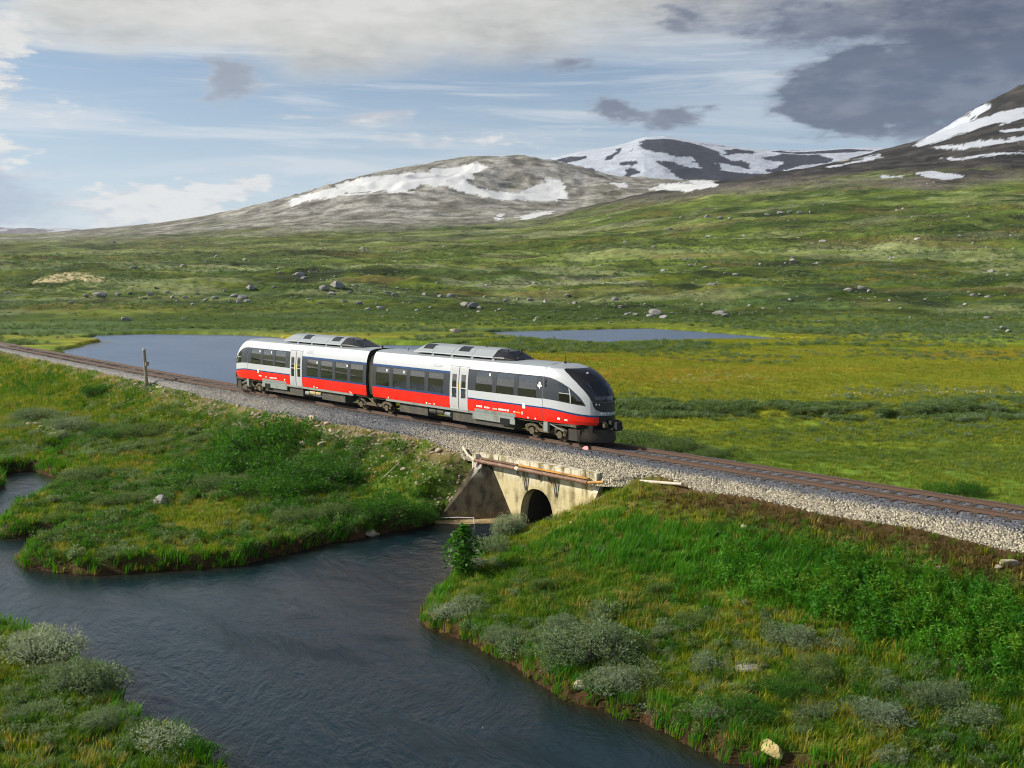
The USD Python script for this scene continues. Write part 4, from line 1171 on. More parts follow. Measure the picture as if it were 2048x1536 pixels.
def build_ballast():
    xs = np.arange(-150, 82, 0.35)
    off = np.r_[np.linspace(-3.3, -1.9, 12), np.linspace(-1.7, 1.7, 12), np.linspace(1.9, 3.2, 8)]   # < 0: near side
    X, O = np.meshgrid(xs, off, indexing='ij')
    yc = track_y(X)
    dn = -O
    toe = np.interp(X, TOE_X, TOE_D) + 0.05 + 0.5 * (fbm2(X, O * 0, 1.6, 4, 81) - 0.5)
    dn = np.where(dn > 1.9, 1.9 + (dn - 1.9) * (toe - 1.9) / 1.4, dn)
    ad = np.abs(dn)
    Z = np.where(ad <= 1.9, -0.235 - 0.05 * np.clip(1 - np.abs(ad - 0.75) / 0.3, 0, 1) * 0, -0.235 - (ad - 1.9) / 1.45)
    Z = Z + (fbm2(X, dn, 0.35, 3, 82) - 0.5) * 0.09 + np.where(ad < 1.3, 0.045, 0)
    edge = (O <= off[0] + 1e-6) | (O >= off[-1] - 1e-6)
    Z = np.where(edge, Z - 0.35, Z)
    V = np.stack([X, yc - dn, Z], -1).reshape(-1, 3)
    pr = obj('ballast_bed', (V, grid_faces(*X.shape)[:, ::-1]), ballast_material(), smooth=True)
    with_tint(pr, ballast_tone(X.ravel(), dn.ravel()))
    tag(pr, 'bed of crushed stone ballast under the track', kind='structure')


build_ballast()
build_track()


# ---------------------------------------------------------------- loose stones of the ballast (too many to count)
def rock_mesh(seed, sub=1, rough=0.35, flat=0.75):
    m = trimesh.creation.icosphere(sub, 1.0)
    r = np.random.default_rng(seed)
    v = m.vertices
    for _ in range(7 if sub > 1 else 4):                     # knock off facets
        n = r.normal(size=3); n /= np.linalg.norm(n)
        lim = r.uniform(0.55, 0.82)
        dd = v @ n
        v = v - np.outer(np.maximum(dd - lim, 0), n)
    v = v * (1 + rough * (meshkit.fbm(v * 1.3 + seed * 3.1, 3, seed)[:, None] - 0.5))
    v = v * r.uniform([0.85, 0.7, 0.6], [1.25, 1.05, 0.9]) * [1, 1, flat / 0.75]
    return trimesh.Trimesh(v, m.faces, process=False)


def stone_material(name, rgb, lich=(0.35, 0.34, 0.30), var=0.35):
    g = G()
    p = g.obj()
    r = g('object_info', 'random')
    n = g.noise(p, 2.2, 6, 0.65)
    n2 = g.noise(p, 9.0, 4, 0.7)
    k = g.m('multiply', g.m('add', 1.0 - var, g.m('multiply', r, 2 * var)), g.m('add', 0.55, g.m('multiply', n2, 0.9)))
    c = g.vm('scale', g.mix(g.m('multiply', g.ss(n, 0.45, 0.62), 0.6), tuple(map(float, rgb)), tuple(map(float, lich))), scale=k)
    h = g('bump', 'normal', height=g.m('add', n, n2), strength=0.7, distance=0.12)
    return g.done(name, g('principled_bsdf', 'BSDF', base_color=c, roughness=0.9, specular_ior_level=0.25, normal=h))


def instancer(name, protos, pos, rotz, scl, which, label, tilt=None, parent='/World'):
    pi = UsdGeom.PointInstancer.Define(stage, numbered(parent, name))
    paths = []
    for i, parts in enumerate(protos):
        pp = f'{pi.GetPath()}/piece_{i + 1:03d}'
        UsdGeom.Xform.Define(stage, pp)
        for j, (nm, m, mat, sm) in enumerate(parts):
            usdkit.mesh(stage, f'{pp}/{nm}', m, mat, smooth=sm)
        paths.append(Sdf.Path(pp))
    pi.CreatePrototypesRel().SetTargets(paths)
    n = len(pos)
    pi.CreatePositionsAttr(Vt.Vec3fArray.FromNumpy(np.asarray(pos, np.float32)))
    pi.CreateProtoIndicesAttr(Vt.IntArray.FromNumpy(np.asarray(which, np.int32)))
    scl = np.asarray(scl, np.float32)
    pi.CreateScalesAttr(Vt.Vec3fArray.FromNumpy(np.ascontiguousarray(np.repeat(scl[:, None], 3, 1) if scl.ndim == 1 else scl)))
    h = np.asarray(rotz) / 2
    q = np.stack([np.cos(h), 0 * h, 0 * h, np.sin(h)], 1)
    if tilt is not None:                                       # extra lean about x
        t = np.asarray(tilt) / 2
        q = np.stack([q[:, 0] * np.cos(t), q[:, 0] * np.sin(t), q[:, 3] * np.sin(t), q[:, 3] * np.cos(t)], 1)
    pi.CreateOrientationsAttr(Vt.QuathArray([Gf.Quath(float(a), float(b), float(c), float(d)) for a, b, c, d in q]))
    tag(pi, label, kind='stuff')
    return pi


ST_GREY = stone_material('ballast_stone_grey', alb(140, 143, 150), alb(98, 99, 104))
ST_CREAM = stone_material('ballast_stone_cream', alb(212, 202, 178), alb(140, 131, 114))
ST_TAN = stone_material('slope_stone_pale', alb(205, 190, 165), alb(150, 136, 112), 0.25)
ST_ROCK = stone_material('boulder_grey', alb(152, 150, 146), alb(120, 116, 104), 0.25)
ST_YEL = stone_material('boulder_yellow', alb(226, 205, 140), alb(190, 160, 100), 0.08)


def scatter_ballast():
    n = 60000
    x = RNG.uniform(-24, 46, n)
    dn = RNG.uniform(-1.9, 3.0, n)
    toe = np.interp(x, TOE_X, TOE_D) + 0.05 + 0.4 * (fbm2(x, x * 0, 1.6, 4, 81) - 0.5)
    keep = (dn < toe) & (np.abs(np.abs(dn) - 0.7535) > 0.12) & ((np.abs(dn) > 1.2) | (RNG.random(n) < 0.75))
    x, dn = x[keep], dn[keep]
    ad = np.abs(dn)
    z = np.where(ad <= 1.9, -0.235, -0.235 - (ad - 1.9) / 1.45) + 0.0 + np.where(ad < 1.3, 0.04, 0)
    y = track_y(x) - dn
    gx, gy = RNG.uniform(18.9, 21.4, 900), RNG.uniform(-4.4, -3.08, 900)
    x, y, dn = np.r_[x, gx], np.r_[y, gy], np.r_[dn, np.full(900, 3.0)]
    z = np.r_[z, height(gx, gy) + 0.02]
    cream = RNG.random(len(x)) < np.maximum(sstep(dn, 1.75, 2.2) * sstep(x, 2, 12), 0.45 * sstep(x, 0, -12))
    which = np.where(cream, 3, 0) + RNG.integers(0, 3, len(x))
    protos = [[('stone', rock_mesh(i, 1), ST_GREY if i < 3 else ST_CREAM, False)] for i in range(6)]
    instancer('ballast_stones', protos, np.stack([x, y, z], 1), RNG.uniform(0, 6.28, len(x)), RNG.uniform(0.018, 0.045, len(x)), which, 'loose crushed stones on the ballast', tilt=RNG.uniform(0, 3, len(x)))


scatter_ballast()

# ---------------------------------------------------------------- concrete culvert
CONC = None


def concrete(name, rgb, stain, amount):
    g = G()
    p = g.pos()
    n = g.noise(p, 1.4, 7, 0.65)
    n2 = g.noise(g.scl(p, (2.2, 2.2, 0.35)), 1.0, 5, 0.65)
    n3 = g.noise(p, 22, 3, 0.6)
    c = g.mix(g.m('multiply', g.ss(g.m('add', g.m('multiply', n, 0.5), g.m('multiply', n2, 0.5)), 0.44, 0.62), amount), tuple(map(float, rgb)), tuple(map(float, stain)))
    z = g('separate_xyz', 'z', vector=p)
    c = g.mix(g.m('multiply', g.ss(g.m('add', z, g.m('multiply', n, 0.8)), -3.0, -3.7), 0.6), c, tuple(map(float, alb(120, 88, 46))))
    wht = g.m('multiply', g.ss(g.m('add', g.m('multiply', n2, 0.7), g.m('multiply', n, 0.3)), 0.55, 0.47), g.m('multiply', g.ss(z, -2.1, -1.4), 0.5))
    c = g.mix(wht, c, tuple(map(float, alb(240, 236, 224))))
    c = g.vm('scale', c, scale=g.m('add', 0.8, g.m('multiply', n3, 0.4)))
    h = g('bump', 'normal', height=g.m('add', n, g.m('multiply', n3, 0.3)), strength=0.5, distance=0.04)
    return g.done(name, g('principled_bsdf', 'BSDF', base_color=c, roughness=0.9, specular_ior_level=0.2, normal=h))


def build_culvert():
    T = xf('culvert')
    tag(T, 'weathered concrete culvert with arched opening under the railway', 'culvert')
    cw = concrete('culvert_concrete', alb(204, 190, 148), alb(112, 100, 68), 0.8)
    cd = concrete('culvert_concrete_stained_shaded', alb(92, 84, 66), alb(48, 44, 34), 0.85)  # wing wall: its stain and its shade are both in this dark tone
    cb = concrete('culvert_coping_concrete', alb(180, 168, 130), alb(96, 92, 66), 0.8)
    inner = plain('culvert_barrel', (0.05, 0.045, 0.038), 0.9, space='pos')  # shade inside the tunnel is put into this dark colour
    # headwall with an arch cut out
    wall = Polygon([(12.3, -1.16), (20.25, -1.16), (20.25, -2.2), (19.4, -4.5), (13.6, -4.5)])
    a = np.linspace(0, np.pi, 25)
    arch = Polygon([(15.02, -4.6)] + [(16.32 - 1.16 * math.copysign(abs(math.cos(t)) ** 0.85, math.cos(t)) * 1.0, -3.75 + 1.62 * math.sin(t) ** 0.9) for t in a] + [(17.62, -4.6)])
    m = trimesh.creation.extrude_polygon(wall.difference(arch), 0.55, engine='earcut')
    m.vertices = np.stack([m.vertices[:, 0], -2.45 - m.vertices[:, 2], m.vertices[:, 1]], 1)
    obj('headwall', m, cw, T)
    # barrel, its far end shut by an added plate against stray light
    ring = np.array([(16.32 - 1.16 * math.copysign(abs(math.cos(t)) ** 0.85, math.cos(t)), -3.75 + 1.62 * math.sin(t) ** 0.9) for t in a])
    ring = np.r_[[(15.02, -4.7)], ring, [(17.62, -4.7)]]
    V = np.array([[(u, y, w) for u, w in ring] for y in (-2.46, 0, 2.9)])
    f = grid_faces(3, len(ring))
    br = trimesh.Trimesh(V.reshape(-1, 3), np.vstack([f[:, [0, 1, 2]], f[:, [0, 2, 3]]]), process=False)
    obj('barrel', cat([br, box(14.8, 17.9, 2.9, 3.1, -4.8, -1.9)]), inner, T)
    # coping blocks along the top of the wall
    x = 12.15
    while x < 20.3:
        w = RNG.uniform(0.66, 0.82)
        w = min(w, 20.55 - x)
        b = box(x + 0.012, x + w - 0.012, -3.08 + RNG.normal(0, 0.015), -2.55, -1.155, -0.78 + RNG.normal(0, 0.02))
        obj('coping_block', b, cb, T)
        x += w
    # wing wall on the left: a leaning slab that runs down to the water
    A, B, C_, D = np.array([12.75, -3.0, -1.0]), np.array([14.85, -3.0, -4.25]), np.array([12.0, -6.1, -4.25]), np.array([12.1, -3.3, -1.25])
    top = np.array([12.25, -3.05, -0.95])
    n = np.cross(B - A, C_ - A); n /= np.linalg.norm(n)
    n = n if n[1] < 0 else -n
    poly = np.array([top, A, B, C_])
    hull = trimesh.convex.convex_hull(np.vstack([poly, poly - n * 0.35]))
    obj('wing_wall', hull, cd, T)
    ft = np.array([B + [0, -0.02, 0.42], C_ + [0.1, 0.0, 0.30], C_ + [0.55, -0.35, 0.22], B + [0.5, -0.45, 0.34]])
    obj('footing', trimesh.convex.convex_hull(np.vstack([ft, ft - [0, 0, 0.6]])), cw, T)
    # right flank, half buried by the bank
    obj('wing_wall', trimesh.convex.convex_hull(np.array([[20.0, -2.6, -1.2], [20.3, -2.6, -1.2], [19.3, -2.6, -4.4], [19.6, -2.6, -4.4], [20.6, -4.2, -2.4], [20.9, -4.2, -2.4], [20.0, -4.2, -4.4], [20.4, -4.2, -4.4]])), cw, T)
    # end post of the parapet
    obj('end_post', box(11.85, 12.12, -3.35, -3.0, -1.75, -0.85), cb, T)
    return T


build_culvert()


def things_at_culvert():
    rust = plain('pipe_rust', (0.17, 0.085, 0.05), 0.65, metal=0.1, var=0.4, scale=5, dirt=((0.36, 0.27, 0.19), 0.6))
    pale = plain('pipe_pale', alb(226, 206, 178), 0.6, dirt=((0.25, 0.17, 0.10), 0.4))
    yel = plain('pipe_yellow', alb(206, 148, 60), 0.6, var=0.35, dirt=((0.17, 0.09, 0.05), 0.85))
    steel = plain('bracket_steel', (0.16, 0.17, 0.18), 0.5, metal=0.4)
    pink = plain('drain_pink', alb(206, 170, 170), 0.6, dirt=((0.3, 0.2, 0.18), 0.4))
    T = xf('pipe')
    tag(T, 'rusty brown pipe line along the top of the culvert headwall', 'pipe')
    y = -3.38
    xs = [12.1, 13.6, 15.2, 15.45, 17.2, 18.6, 20.1]
    for i in range(len(xs) - 1):
        obj('pipe_length', cyl((xs[i], y, -1.18), (xs[i + 1] - 0.02, y, -1.18), 0.105, 12), rust if i != 2 else pale, T, smooth=30)
    obj('pipe_end', cyl((20.1, y, -1.18), (20.95, -3.25, -1.05), 0.07, 10), yel, T, smooth=30)
    pts = [(12.1, y, -1.16), (11.5, -3.3, -1.0), (11.0, -3.1, -0.82), (10.6, -2.9, -0.72)]
    obj('pipe_end', cat([cyl(p, q, 0.06, 8) for p, q in zip(pts[:-1], pts[1:])]), pale, T, smooth=30)
    L = xf('plank')
    tag(L, 'yellow brown plank lying on the rusty pipe at the culvert', 'plank')
    obj('board', box(15.3, 20.0, -3.30, -3.14, -1.05, -1.0), yel, L)
    obj('board', box(12.3, 15.2, -3.30, -3.16, -1.06, -1.0), rust, L)
    for i, (x, nm) in enumerate(((15.55, 'left'), (17.65, 'right'))):
        B = xf('pipe_bracket')
        tag(B, f'grey steel hanger with a second rod for its shadow on the headwall, {"left of" if i == 0 else "right above"} the arch', 'bracket')
        obj('arm', cat([cyl((x - 0.16, -3.06, -1.25), (x + 0.02, -3.06, -2.3), 0.028, 6)]), steel, B)
        obj('arm', cat([cyl((x + 0.20, -3.06, -1.25), (x + 0.04, -3.06, -2.3), 0.028, 6)]), steel, B)  # second rod stands in for the shadow cast by the first
        obj('crossbar', cyl((x - 0.2, -3.10, -1.28), (x + 0.24, -3.10, -1.28), 0.03, 6), rust, B)
    for i, x in enumerate((15.05, 16.55, 17.25)):
        B = xf('pipe_strap')
        tag(B, ('short rusty strap under the pipe, left of both steel hangers', 'short rusty strap under the pipe, midway between the two steel hangers', 'short rusty strap under the pipe, just left of the right steel hanger')[i], 'strap')
        obj('strap', box(x - 0.03, x + 0.03, -3.12, -3.06, -1.62, -1.2), rust, B)
    D = xf('drain_pipe')
    tag(D, 'thin pale pink drain pipe hanging down the left wing wall', 'drain pipe')
    pts = [(12.35, -3.42, -1.2), (12.32, -3.75, -2.35), (12.55, -4.1, -2.75), (12.72, -4.25, -3.0)]
    obj('drop_pipe', cat([cyl(p, q, 0.05, 8) for p, q in zip(pts[:-1], pts[1:])]), pink, D, smooth=30)
    W = xf('broken_pipe')
    tag(W, 'bent white plastic pipe lying at the foot of the left wing wall', 'plastic pipe')
    wp = plain('white_plastic', (0.75, 0.75, 0.73), 0.5)
    pts = [(12.55, -6.05, -3.72), (13.3, -5.35, -3.70), (13.8, -4.95, -3.70), (13.9, -5.0, -3.98)]
    obj('pipe_run', cat([cyl(p, q, 0.025, 8) for p, q in zip(pts[:-1], pts[1:])]), wp, W, smooth=30)
    # marker beside the rail
    K = xf('track_marker')
    tag(K, 'small pink red marker lying beside the near rail', 'marker')
    kx = 17.75
    mk = trimesh.creation.extrude_polygon(Point(0, 0).buffer(0.2, 6).intersection(box_poly(-0.3, -0.08, 0.3, 0.3)), 0.03, engine='earcut')
    mk.apply_transform(trimesh.transformations.rotation_matrix(1.0, [1, 0, 0])); mk.apply_translation([kx, -1.0, -0.2])
    obj('plate', mk, plain('marker_pink', (0.75, 0.10, 0.12), 0.5), K)
    # post left of the train
    b = ground_hit(293.5, 772)[0]
    dist = float((b - EYE) @ FWD)
    hgt = 74 * dist / FPX
    wood = plain('post_wood', alb(150, 140, 122), 0.9, var=0.35, scale=3, dirt=((0.10, 0.08, 0.06), 0.6))
    P = xf('marker_post', b)
    tag(P, 'weathered leaning wooden post beside the track left of the train', 'post')
    lean = RGT * -0.11 + np.array([0, 0, 1.0]) * hgt
    obj('pole', cyl((0, 0, -0.3), lean, 0.155, 9, 0.13), wood, P, smooth=30)
    obj('cap', cyl(lean - [0, 0, 0.10], lean + [0, 0, 0.05], 0.165, 9, 0.12), plain('post_cap', (0.45, 0.44, 0.42), 0.7), P)
    obj('cleat', trimesh.creation.box([0.35, 0.3, 0.30], transform=trimesh.transformations.translation_matrix(lean * 0.60 + RGT * 0.12)), wood, P)
    # weathered pole lying on the grass right of the culvert
    p, q = ground_hit([1226, 1362], [966, 977])
    m = cyl(p + [0, 0, 0.22] - HF * 0.2, q + [0, 0, 0.24] - HF * 0.2, 0.085, 9, 0.06)
    lg = obj('fallen_pole', m, plain('silver_wood', alb(196, 186, 170), 0.9, var=0.3, scale=5), smooth=30)
    tag(lg, 'pale weathered pole lying on the grass right of the culvert', 'pole')
    for (u, v, u2, v2), lb in (((757, 968, 800, 928), 'thin pale stick lying on the embankment slope, lower of two'), ((786, 938, 819, 910), 'thin dark stick lying on the embankment slope, upper of two')):
        p, q = ground_hit([u, u2], [v, v2])
        st = obj('stick', cyl(p + [0, 0, 0.12], q + [0, 0, 0.12], 0.025, 6), plain('stick_wood' if 'pale' in lb else 'stick_dark', alb(206, 190, 160) if 'pale' in lb else alb(88, 74, 56), 0.9))
        tag(st, lb, 'stick')


def box_poly(a, b, c, d):
    return Polygon([(a, b), (c, b), (c, d), (a, d)])


things_at_culvert()
# ---------------------------------------------------------------- plants
def leaf_material(name, rgb, rgb2, var=0.30, scale=0.5, trans=0.35):
    """Leaves and blades: colour drifts from plant to plant and with the ground's own patches."""
    g = G()
    p = g.pos()
    n = g.noise(p, scale, 4, 0.6)
    r = g('object_info', 'random')
    isl = g('geometry', 'random_per_island')
    f = g.m('add', g.m('multiply', g.ss(n, 0.38, 0.62), 0.6), g.m('multiply', r, 0.4), clamp=True)
    c = g.mix(f, tuple(map(float, rgb)), tuple(map(float, rgb2)))
    c = g.vm('scale', c, scale=g.m('add', 1 - var, g.m('multiply', isl, 2 * var)))
    d = g('principled_bsdf', 'BSDF', base_color=c, roughness=0.55, specular_ior_level=0.25)
    t = g('translucent_bsdf', 'BSDF', color=g.mix(0.5, c, tuple(map(float, np.array(rgb2) * [1.1, 1.2, 0.5]))))
    return g.done(name, g('mix_closure', 'closure', fac=trans, closure1=d, closure2=t))


def tuft(seed, n=16, h=0.35, spread=0.16, lean=0.5, w=0.012, wind=(0.25, 0.05)):
    r = np.random.default_rng(seed)
    V, F = [], []
    for i in range(n):
        a = r.uniform(0, 6.283)
        rad = spread * math.sqrt(r.random())
        b = np.array([rad * math.cos(a), rad * math.sin(a), -0.03])
        L = h * r.uniform(0.55, 1.1)
        d = np.array([math.cos(a), math.sin(a), 0]) * r.uniform(0.1, lean) + np.array([wind[0], wind[1], 0])
        side = np.array([-math.sin(a + r.normal(0, 0.8)), math.cos(a + r.normal(0, 0.8)), 0]) * w * r.uniform(0.7, 1.3)
        mid = b + np.array([0, 0, L * 0.6]) + d * L * 0.35
        tip = b + np.array([0, 0, L * 0.92]) + d * L
        k = len(V)
        V += [b - side, b + side, mid - side * 0.75, mid + side * 0.75, tip]
        F += [(k, k + 1, k + 3), (k, k + 3, k + 2), (k + 2, k + 3, k + 4)]
    return trimesh.Trimesh(np.array(V), np.array(F), process=False)


def leaves(pts, out, size, r, up=0.4, asp=0.45):
    """One folded leaf (2 triangles) at each point, pointing roughly along out."""
    n = len(pts)
    d = out + r.normal(0, 0.55, (n, 3)) + [0, 0, up]
    d /= np.linalg.norm(d, axis=1, keepdims=True)
    s = np.cross(d, r.normal(0, 1, (n, 3)))
    s /= np.linalg.norm(s, axis=1, keepdims=True) + 1e-9
    L = size * r.uniform(0.6, 1.25, (n, 1))
    a, b = pts, pts + d * L
    m = pts + d * L * 0.5
    V = np.stack([a, m + s * L * asp * 0.5, b, m - s * L * asp * 0.5], 1).reshape(-1, 3)
    i = np.arange(n)[:, None] * 4
    F = np.concatenate([i + [0, 1, 2], i + [0, 2, 3]], 0)
    return trimesh.Trimesh(V, F, process=False)


def shrub_parts(seed, n=420, size=0.085, rx=0.5, rz=0.55, lumps=9):
    """Crown of leaf clumps over a fan of twigs; about 1 m across, base at the origin."""
    r = np.random.default_rng(seed)
    P, O, tw = [], [], []
    for k in range(lumps):
        a, e = r.uniform(0, 6.283), r.uniform(0.15, 1.0)
        rad = rx * math.sqrt(r.random()) * 0.85
        c = np.array([rad * math.cos(a), rad * math.sin(a), rz * (0.35 + 0.5 * r.random()) * (1 - 0.5 * (rad / rx) ** 2)])
        lr = r.uniform(0.14, 0.26) * rx / 0.5 * min(1.0, (14 / lumps) ** 0.4)
        m = n // lumps
        u = r.normal(0, 1, (m, 3)); u /= np.linalg.norm(u, axis=1, keepdims=True)
        rr = lr * (0.45 + 0.55 * r.random((m, 1)) ** 0.5)
        q = c + u * rr * [1, 1, 0.85]
        ok = q[:, 2] > -0.02
        P.append(q[ok]); O.append(u[ok])
        base = np.array([0.12 * math.cos(a), 0.12 * math.sin(a), -0.05])
        mid = base * 0.4 + c * 0.6 + [0, 0, 0.02]
        tw += [cyl(base, mid, 0.010, 4), cyl(mid, c, 0.006, 4)]
    return leaves(np.vstack(P), np.vstack(O), size, r), cat(tw)


LEAF = {
    'grass': leaf_material('grass_green', alb(54, 110, 14), alb(110, 148, 28)),
    'lush': leaf_material('grass_lush', alb(40, 116, 20), alb(104, 168, 38)),
    'straw': leaf_material('grass_straw', alb(164, 150, 70), alb(200, 178, 96)),
    'olive': leaf_material('grass_olive', alb(128, 148, 30), alb(170, 172, 42), scale=0.12),
    'sedge': leaf_material('bog_sedge', alb(134, 146, 34), alb(172, 172, 46), scale=0.12),
    'front': leaf_material('bog_green', alb(92, 128, 32), alb(134, 150, 42), scale=0.12),
    'rust': leaf_material('grass_rust', alb(178, 146, 46), alb(200, 170, 62), scale=0.12),
    'brown': leaf_material('heath_brown', alb(92, 74, 44), alb(128, 108, 60)),
    'willow': leaf_material('willow_leaf', alb(116, 144, 104), alb(160, 178, 140), 0.4),
    'green': leaf_material('shrub_leaf', alb(44, 104, 22), alb(92, 150, 42), 0.4),
    'silver': leaf_material('silver_willow_leaf', alb(146, 164, 138), alb(186, 196, 170), 0.35),
    'dark': leaf_material('dark_shrub_leaf', alb(92, 124, 62), alb(134, 158, 94), 0.4),
    'flower': plain('cotton_white', (0.78, 0.76, 0.68), 0.9),
}
TWIG = plain('twig_bark', (0.075, 0.055, 0.040), 0.9)


def fwd_of(x, y):
    return (x - EYE[0]) * HF[0] + (y - EYE[1]) * HF[1]


def scatter(n, box_, keep, seed):
    """Random ground points that the picture can see, kept with probability keep(x, y)."""
    r = np.random.default_rng(seed)
    x, y = r.uniform(box_[0], box_[1], n), r.uniform(box_[2], box_[3], n)
    fw = fwd_of(x, y)
    s = ((x - EYE[0]) * RGT[0] + (y - EYE[1]) * RGT[1]) / np.maximum(fw, 1)
    ok = (fw > 17) & (np.abs(s) < 0.66)
    x, y = x[ok], y[ok]
    x, y = (lambda k: (x[k], y[k]))(r.random(len(x)) < keep(x, y))
    z = height(x, y)
    return np.stack([x, y, z], 1), r


def land(x, y, d=0.0):
    return shore(x, y) > d


def toe_at(x):
    return np.interp(x, TOE_X, TOE_D)


def near_masks(x, y):
    dn = track_y(x) - y
    clear = (dn > toe_at(x) + 0.25) & ~((x > 11.8) & (x < 21.3) & (dn < 4.1) & (dn > 0)) & ~((x > 11.0) & (x < 15.5) & (y > -6.2))
    return dn, clear


def meadow():
    """Grass on the banks in front of the railway."""
    T = [tuft(100 + i, 18, 0.34, 0.20, 0.55) for i in range(3)]
    T2 = [tuft(110 + i, 16, 0.55, 0.16, 0.35, 0.014) for i in range(3)]
    T3 = [tuft(120 + i, 22, 0.16, 0.22, 0.9, 0.014) for i in range(3)]
    def k(x, y):
        dn, c = near_masks(x, y)
        return (c & land(x, y, -0.02)) * np.clip(30.0 / np.maximum(fwd_of(x, y), 20), 0.25, 1.0) * (track_y(x) - y > 0)
    pos, r = scatter(150000, (-95, 52, -33, 3), k, 200)
    x, y = pos[:, 0], pos[:, 1]
    dn, _ = near_masks(x, y)
    n2 = fbm2(x, y, 5.0, 4, 32); n1 = fbm2(x, y, 1.3, 3, 131)
    toe = toe_at(x)
    edge = shore(x, y)
    # right bank: a lush tall strip below the brown heath, then mixed short grass
    rb = sstep(x, 18, 22) * (y > -20)
    lush = rb * sstep(dn, toe + 2.0, toe + 3.5) * sstep(dn, toe + 8.5, toe + 5.5) * sstep(x, 19, 26)
    lush = np.maximum(lush, sstep(edge, 1.0, 0.2) * 0.65)
    heath = rb * sstep(dn, toe + 3.4 + 3 * (n2 - .5), toe + 0.9) * sstep(x, 22, 25)
    stony = (x < 16) * sstep(dn, toe + 2.6, toe + 0.6)
    u = r.random(len(x))
    kind = np.zeros(len(x), int)                                   # 0 grass, 1 lush, 2 straw, 3 brown, 4 olive
    kind[u < 0.12 + 0.45 * sstep(n2, 0.46, 0.64)] = 4
    kind[(u > 0.93 - 0.28 * sstep(n1, 0.52, 0.66))] = 2
    u2 = r.random(len(x))
    kind[u2 < lush * 0.72] = 1
    kind[u2 < heath * 0.85] = 3
    drop = (r.random(len(x)) < stony * 0.72)
    keep = ~drop
    pos, kind, x, lushk, n1 = pos[keep], kind[keep], x[keep], lush[keep], n1[keep]
    protos, which, scl = [], np.zeros(len(pos), int), r.uniform(0.7, 1.25, len(pos))
    sets = [(T, 'grass'), (T2, 'lush'), (T, 'straw'), (T3, 'brown'), (T, 'olive')]
    for kk, (ts, mt) in enumerate(sets):
        base = len(protos)
        protos += [[('blades', t, LEAF[mt], False)] for t in ts]
        m = kind == kk
        which[m] = base + r.integers(0, 3, m.sum())
    scl *= np.where(kind == 3, 1.1, 0.85) * np.clip(fwd_of(x, pos[:, 1]) / 55, 1.0, 1.7)
    instancer('grass', protos, pos, r.uniform(-0.6, 0.6, len(pos)) + r.integers(0, 2, len(pos)) * 0.9, scl, which, 'long grass covering the banks in front of the railway')


meadow()


def lush_herbs():
    """Tall leafy herbs on the upper right bank."""
    r0 = np.random.default_rng(5)
    protos = []
    for i in range(3):
        r = np.random.default_rng(300 + i)
        P, O = [], []
        for s in range(5):
            a = r.uniform(0, 6.28); b = np.array([0.14 * math.cos(a), 0.14 * math.sin(a), 0])
            h = r.uniform(0.5, 0.85)
            t = np.linspace(0.15, 1, 12)[:, None]
            q = b * 0.8 + np.array([0.25, 0.05, 0]) * h * t ** 2 + np.array([0, 0, h]) * t
            P.append(q); O.append(np.c_[r.normal(0, 1, (12, 2)), r.normal(0.1, 0.2, 12)])
        lf = leaves(np.vstack(P), np.vstack(O), 0.17, r, 0.55, 0.26)
        protos.append([('leaves', lf, LEAF['lush' if i < 2 else 'grass'], False)])
    def k(x, y):
        dn, c = near_masks(x, y)
        toe = toe_at(x)
        m = sstep(dn, toe + 2.2, toe + 3.6) * sstep(dn, toe + 8.4, toe + 6.0) * sstep(x, 29, 35)
        return c * land(x, y, 0.3) * m * np.clip((fbm2(x, y, 2.0, 3, 310) - 0.30) * 4, 0, 1)
    pos, r = scatter(8000, (18, 52, -16, -3), k, 301)
    instancer('tall_herbs', protos, pos, r.uniform(0, 6.28, len(pos)), r.uniform(0.55, 1.1, len(pos)), r.integers(0, 3, len(pos)), 'tall bright green herbs on the upper right bank')


lush_herbs()


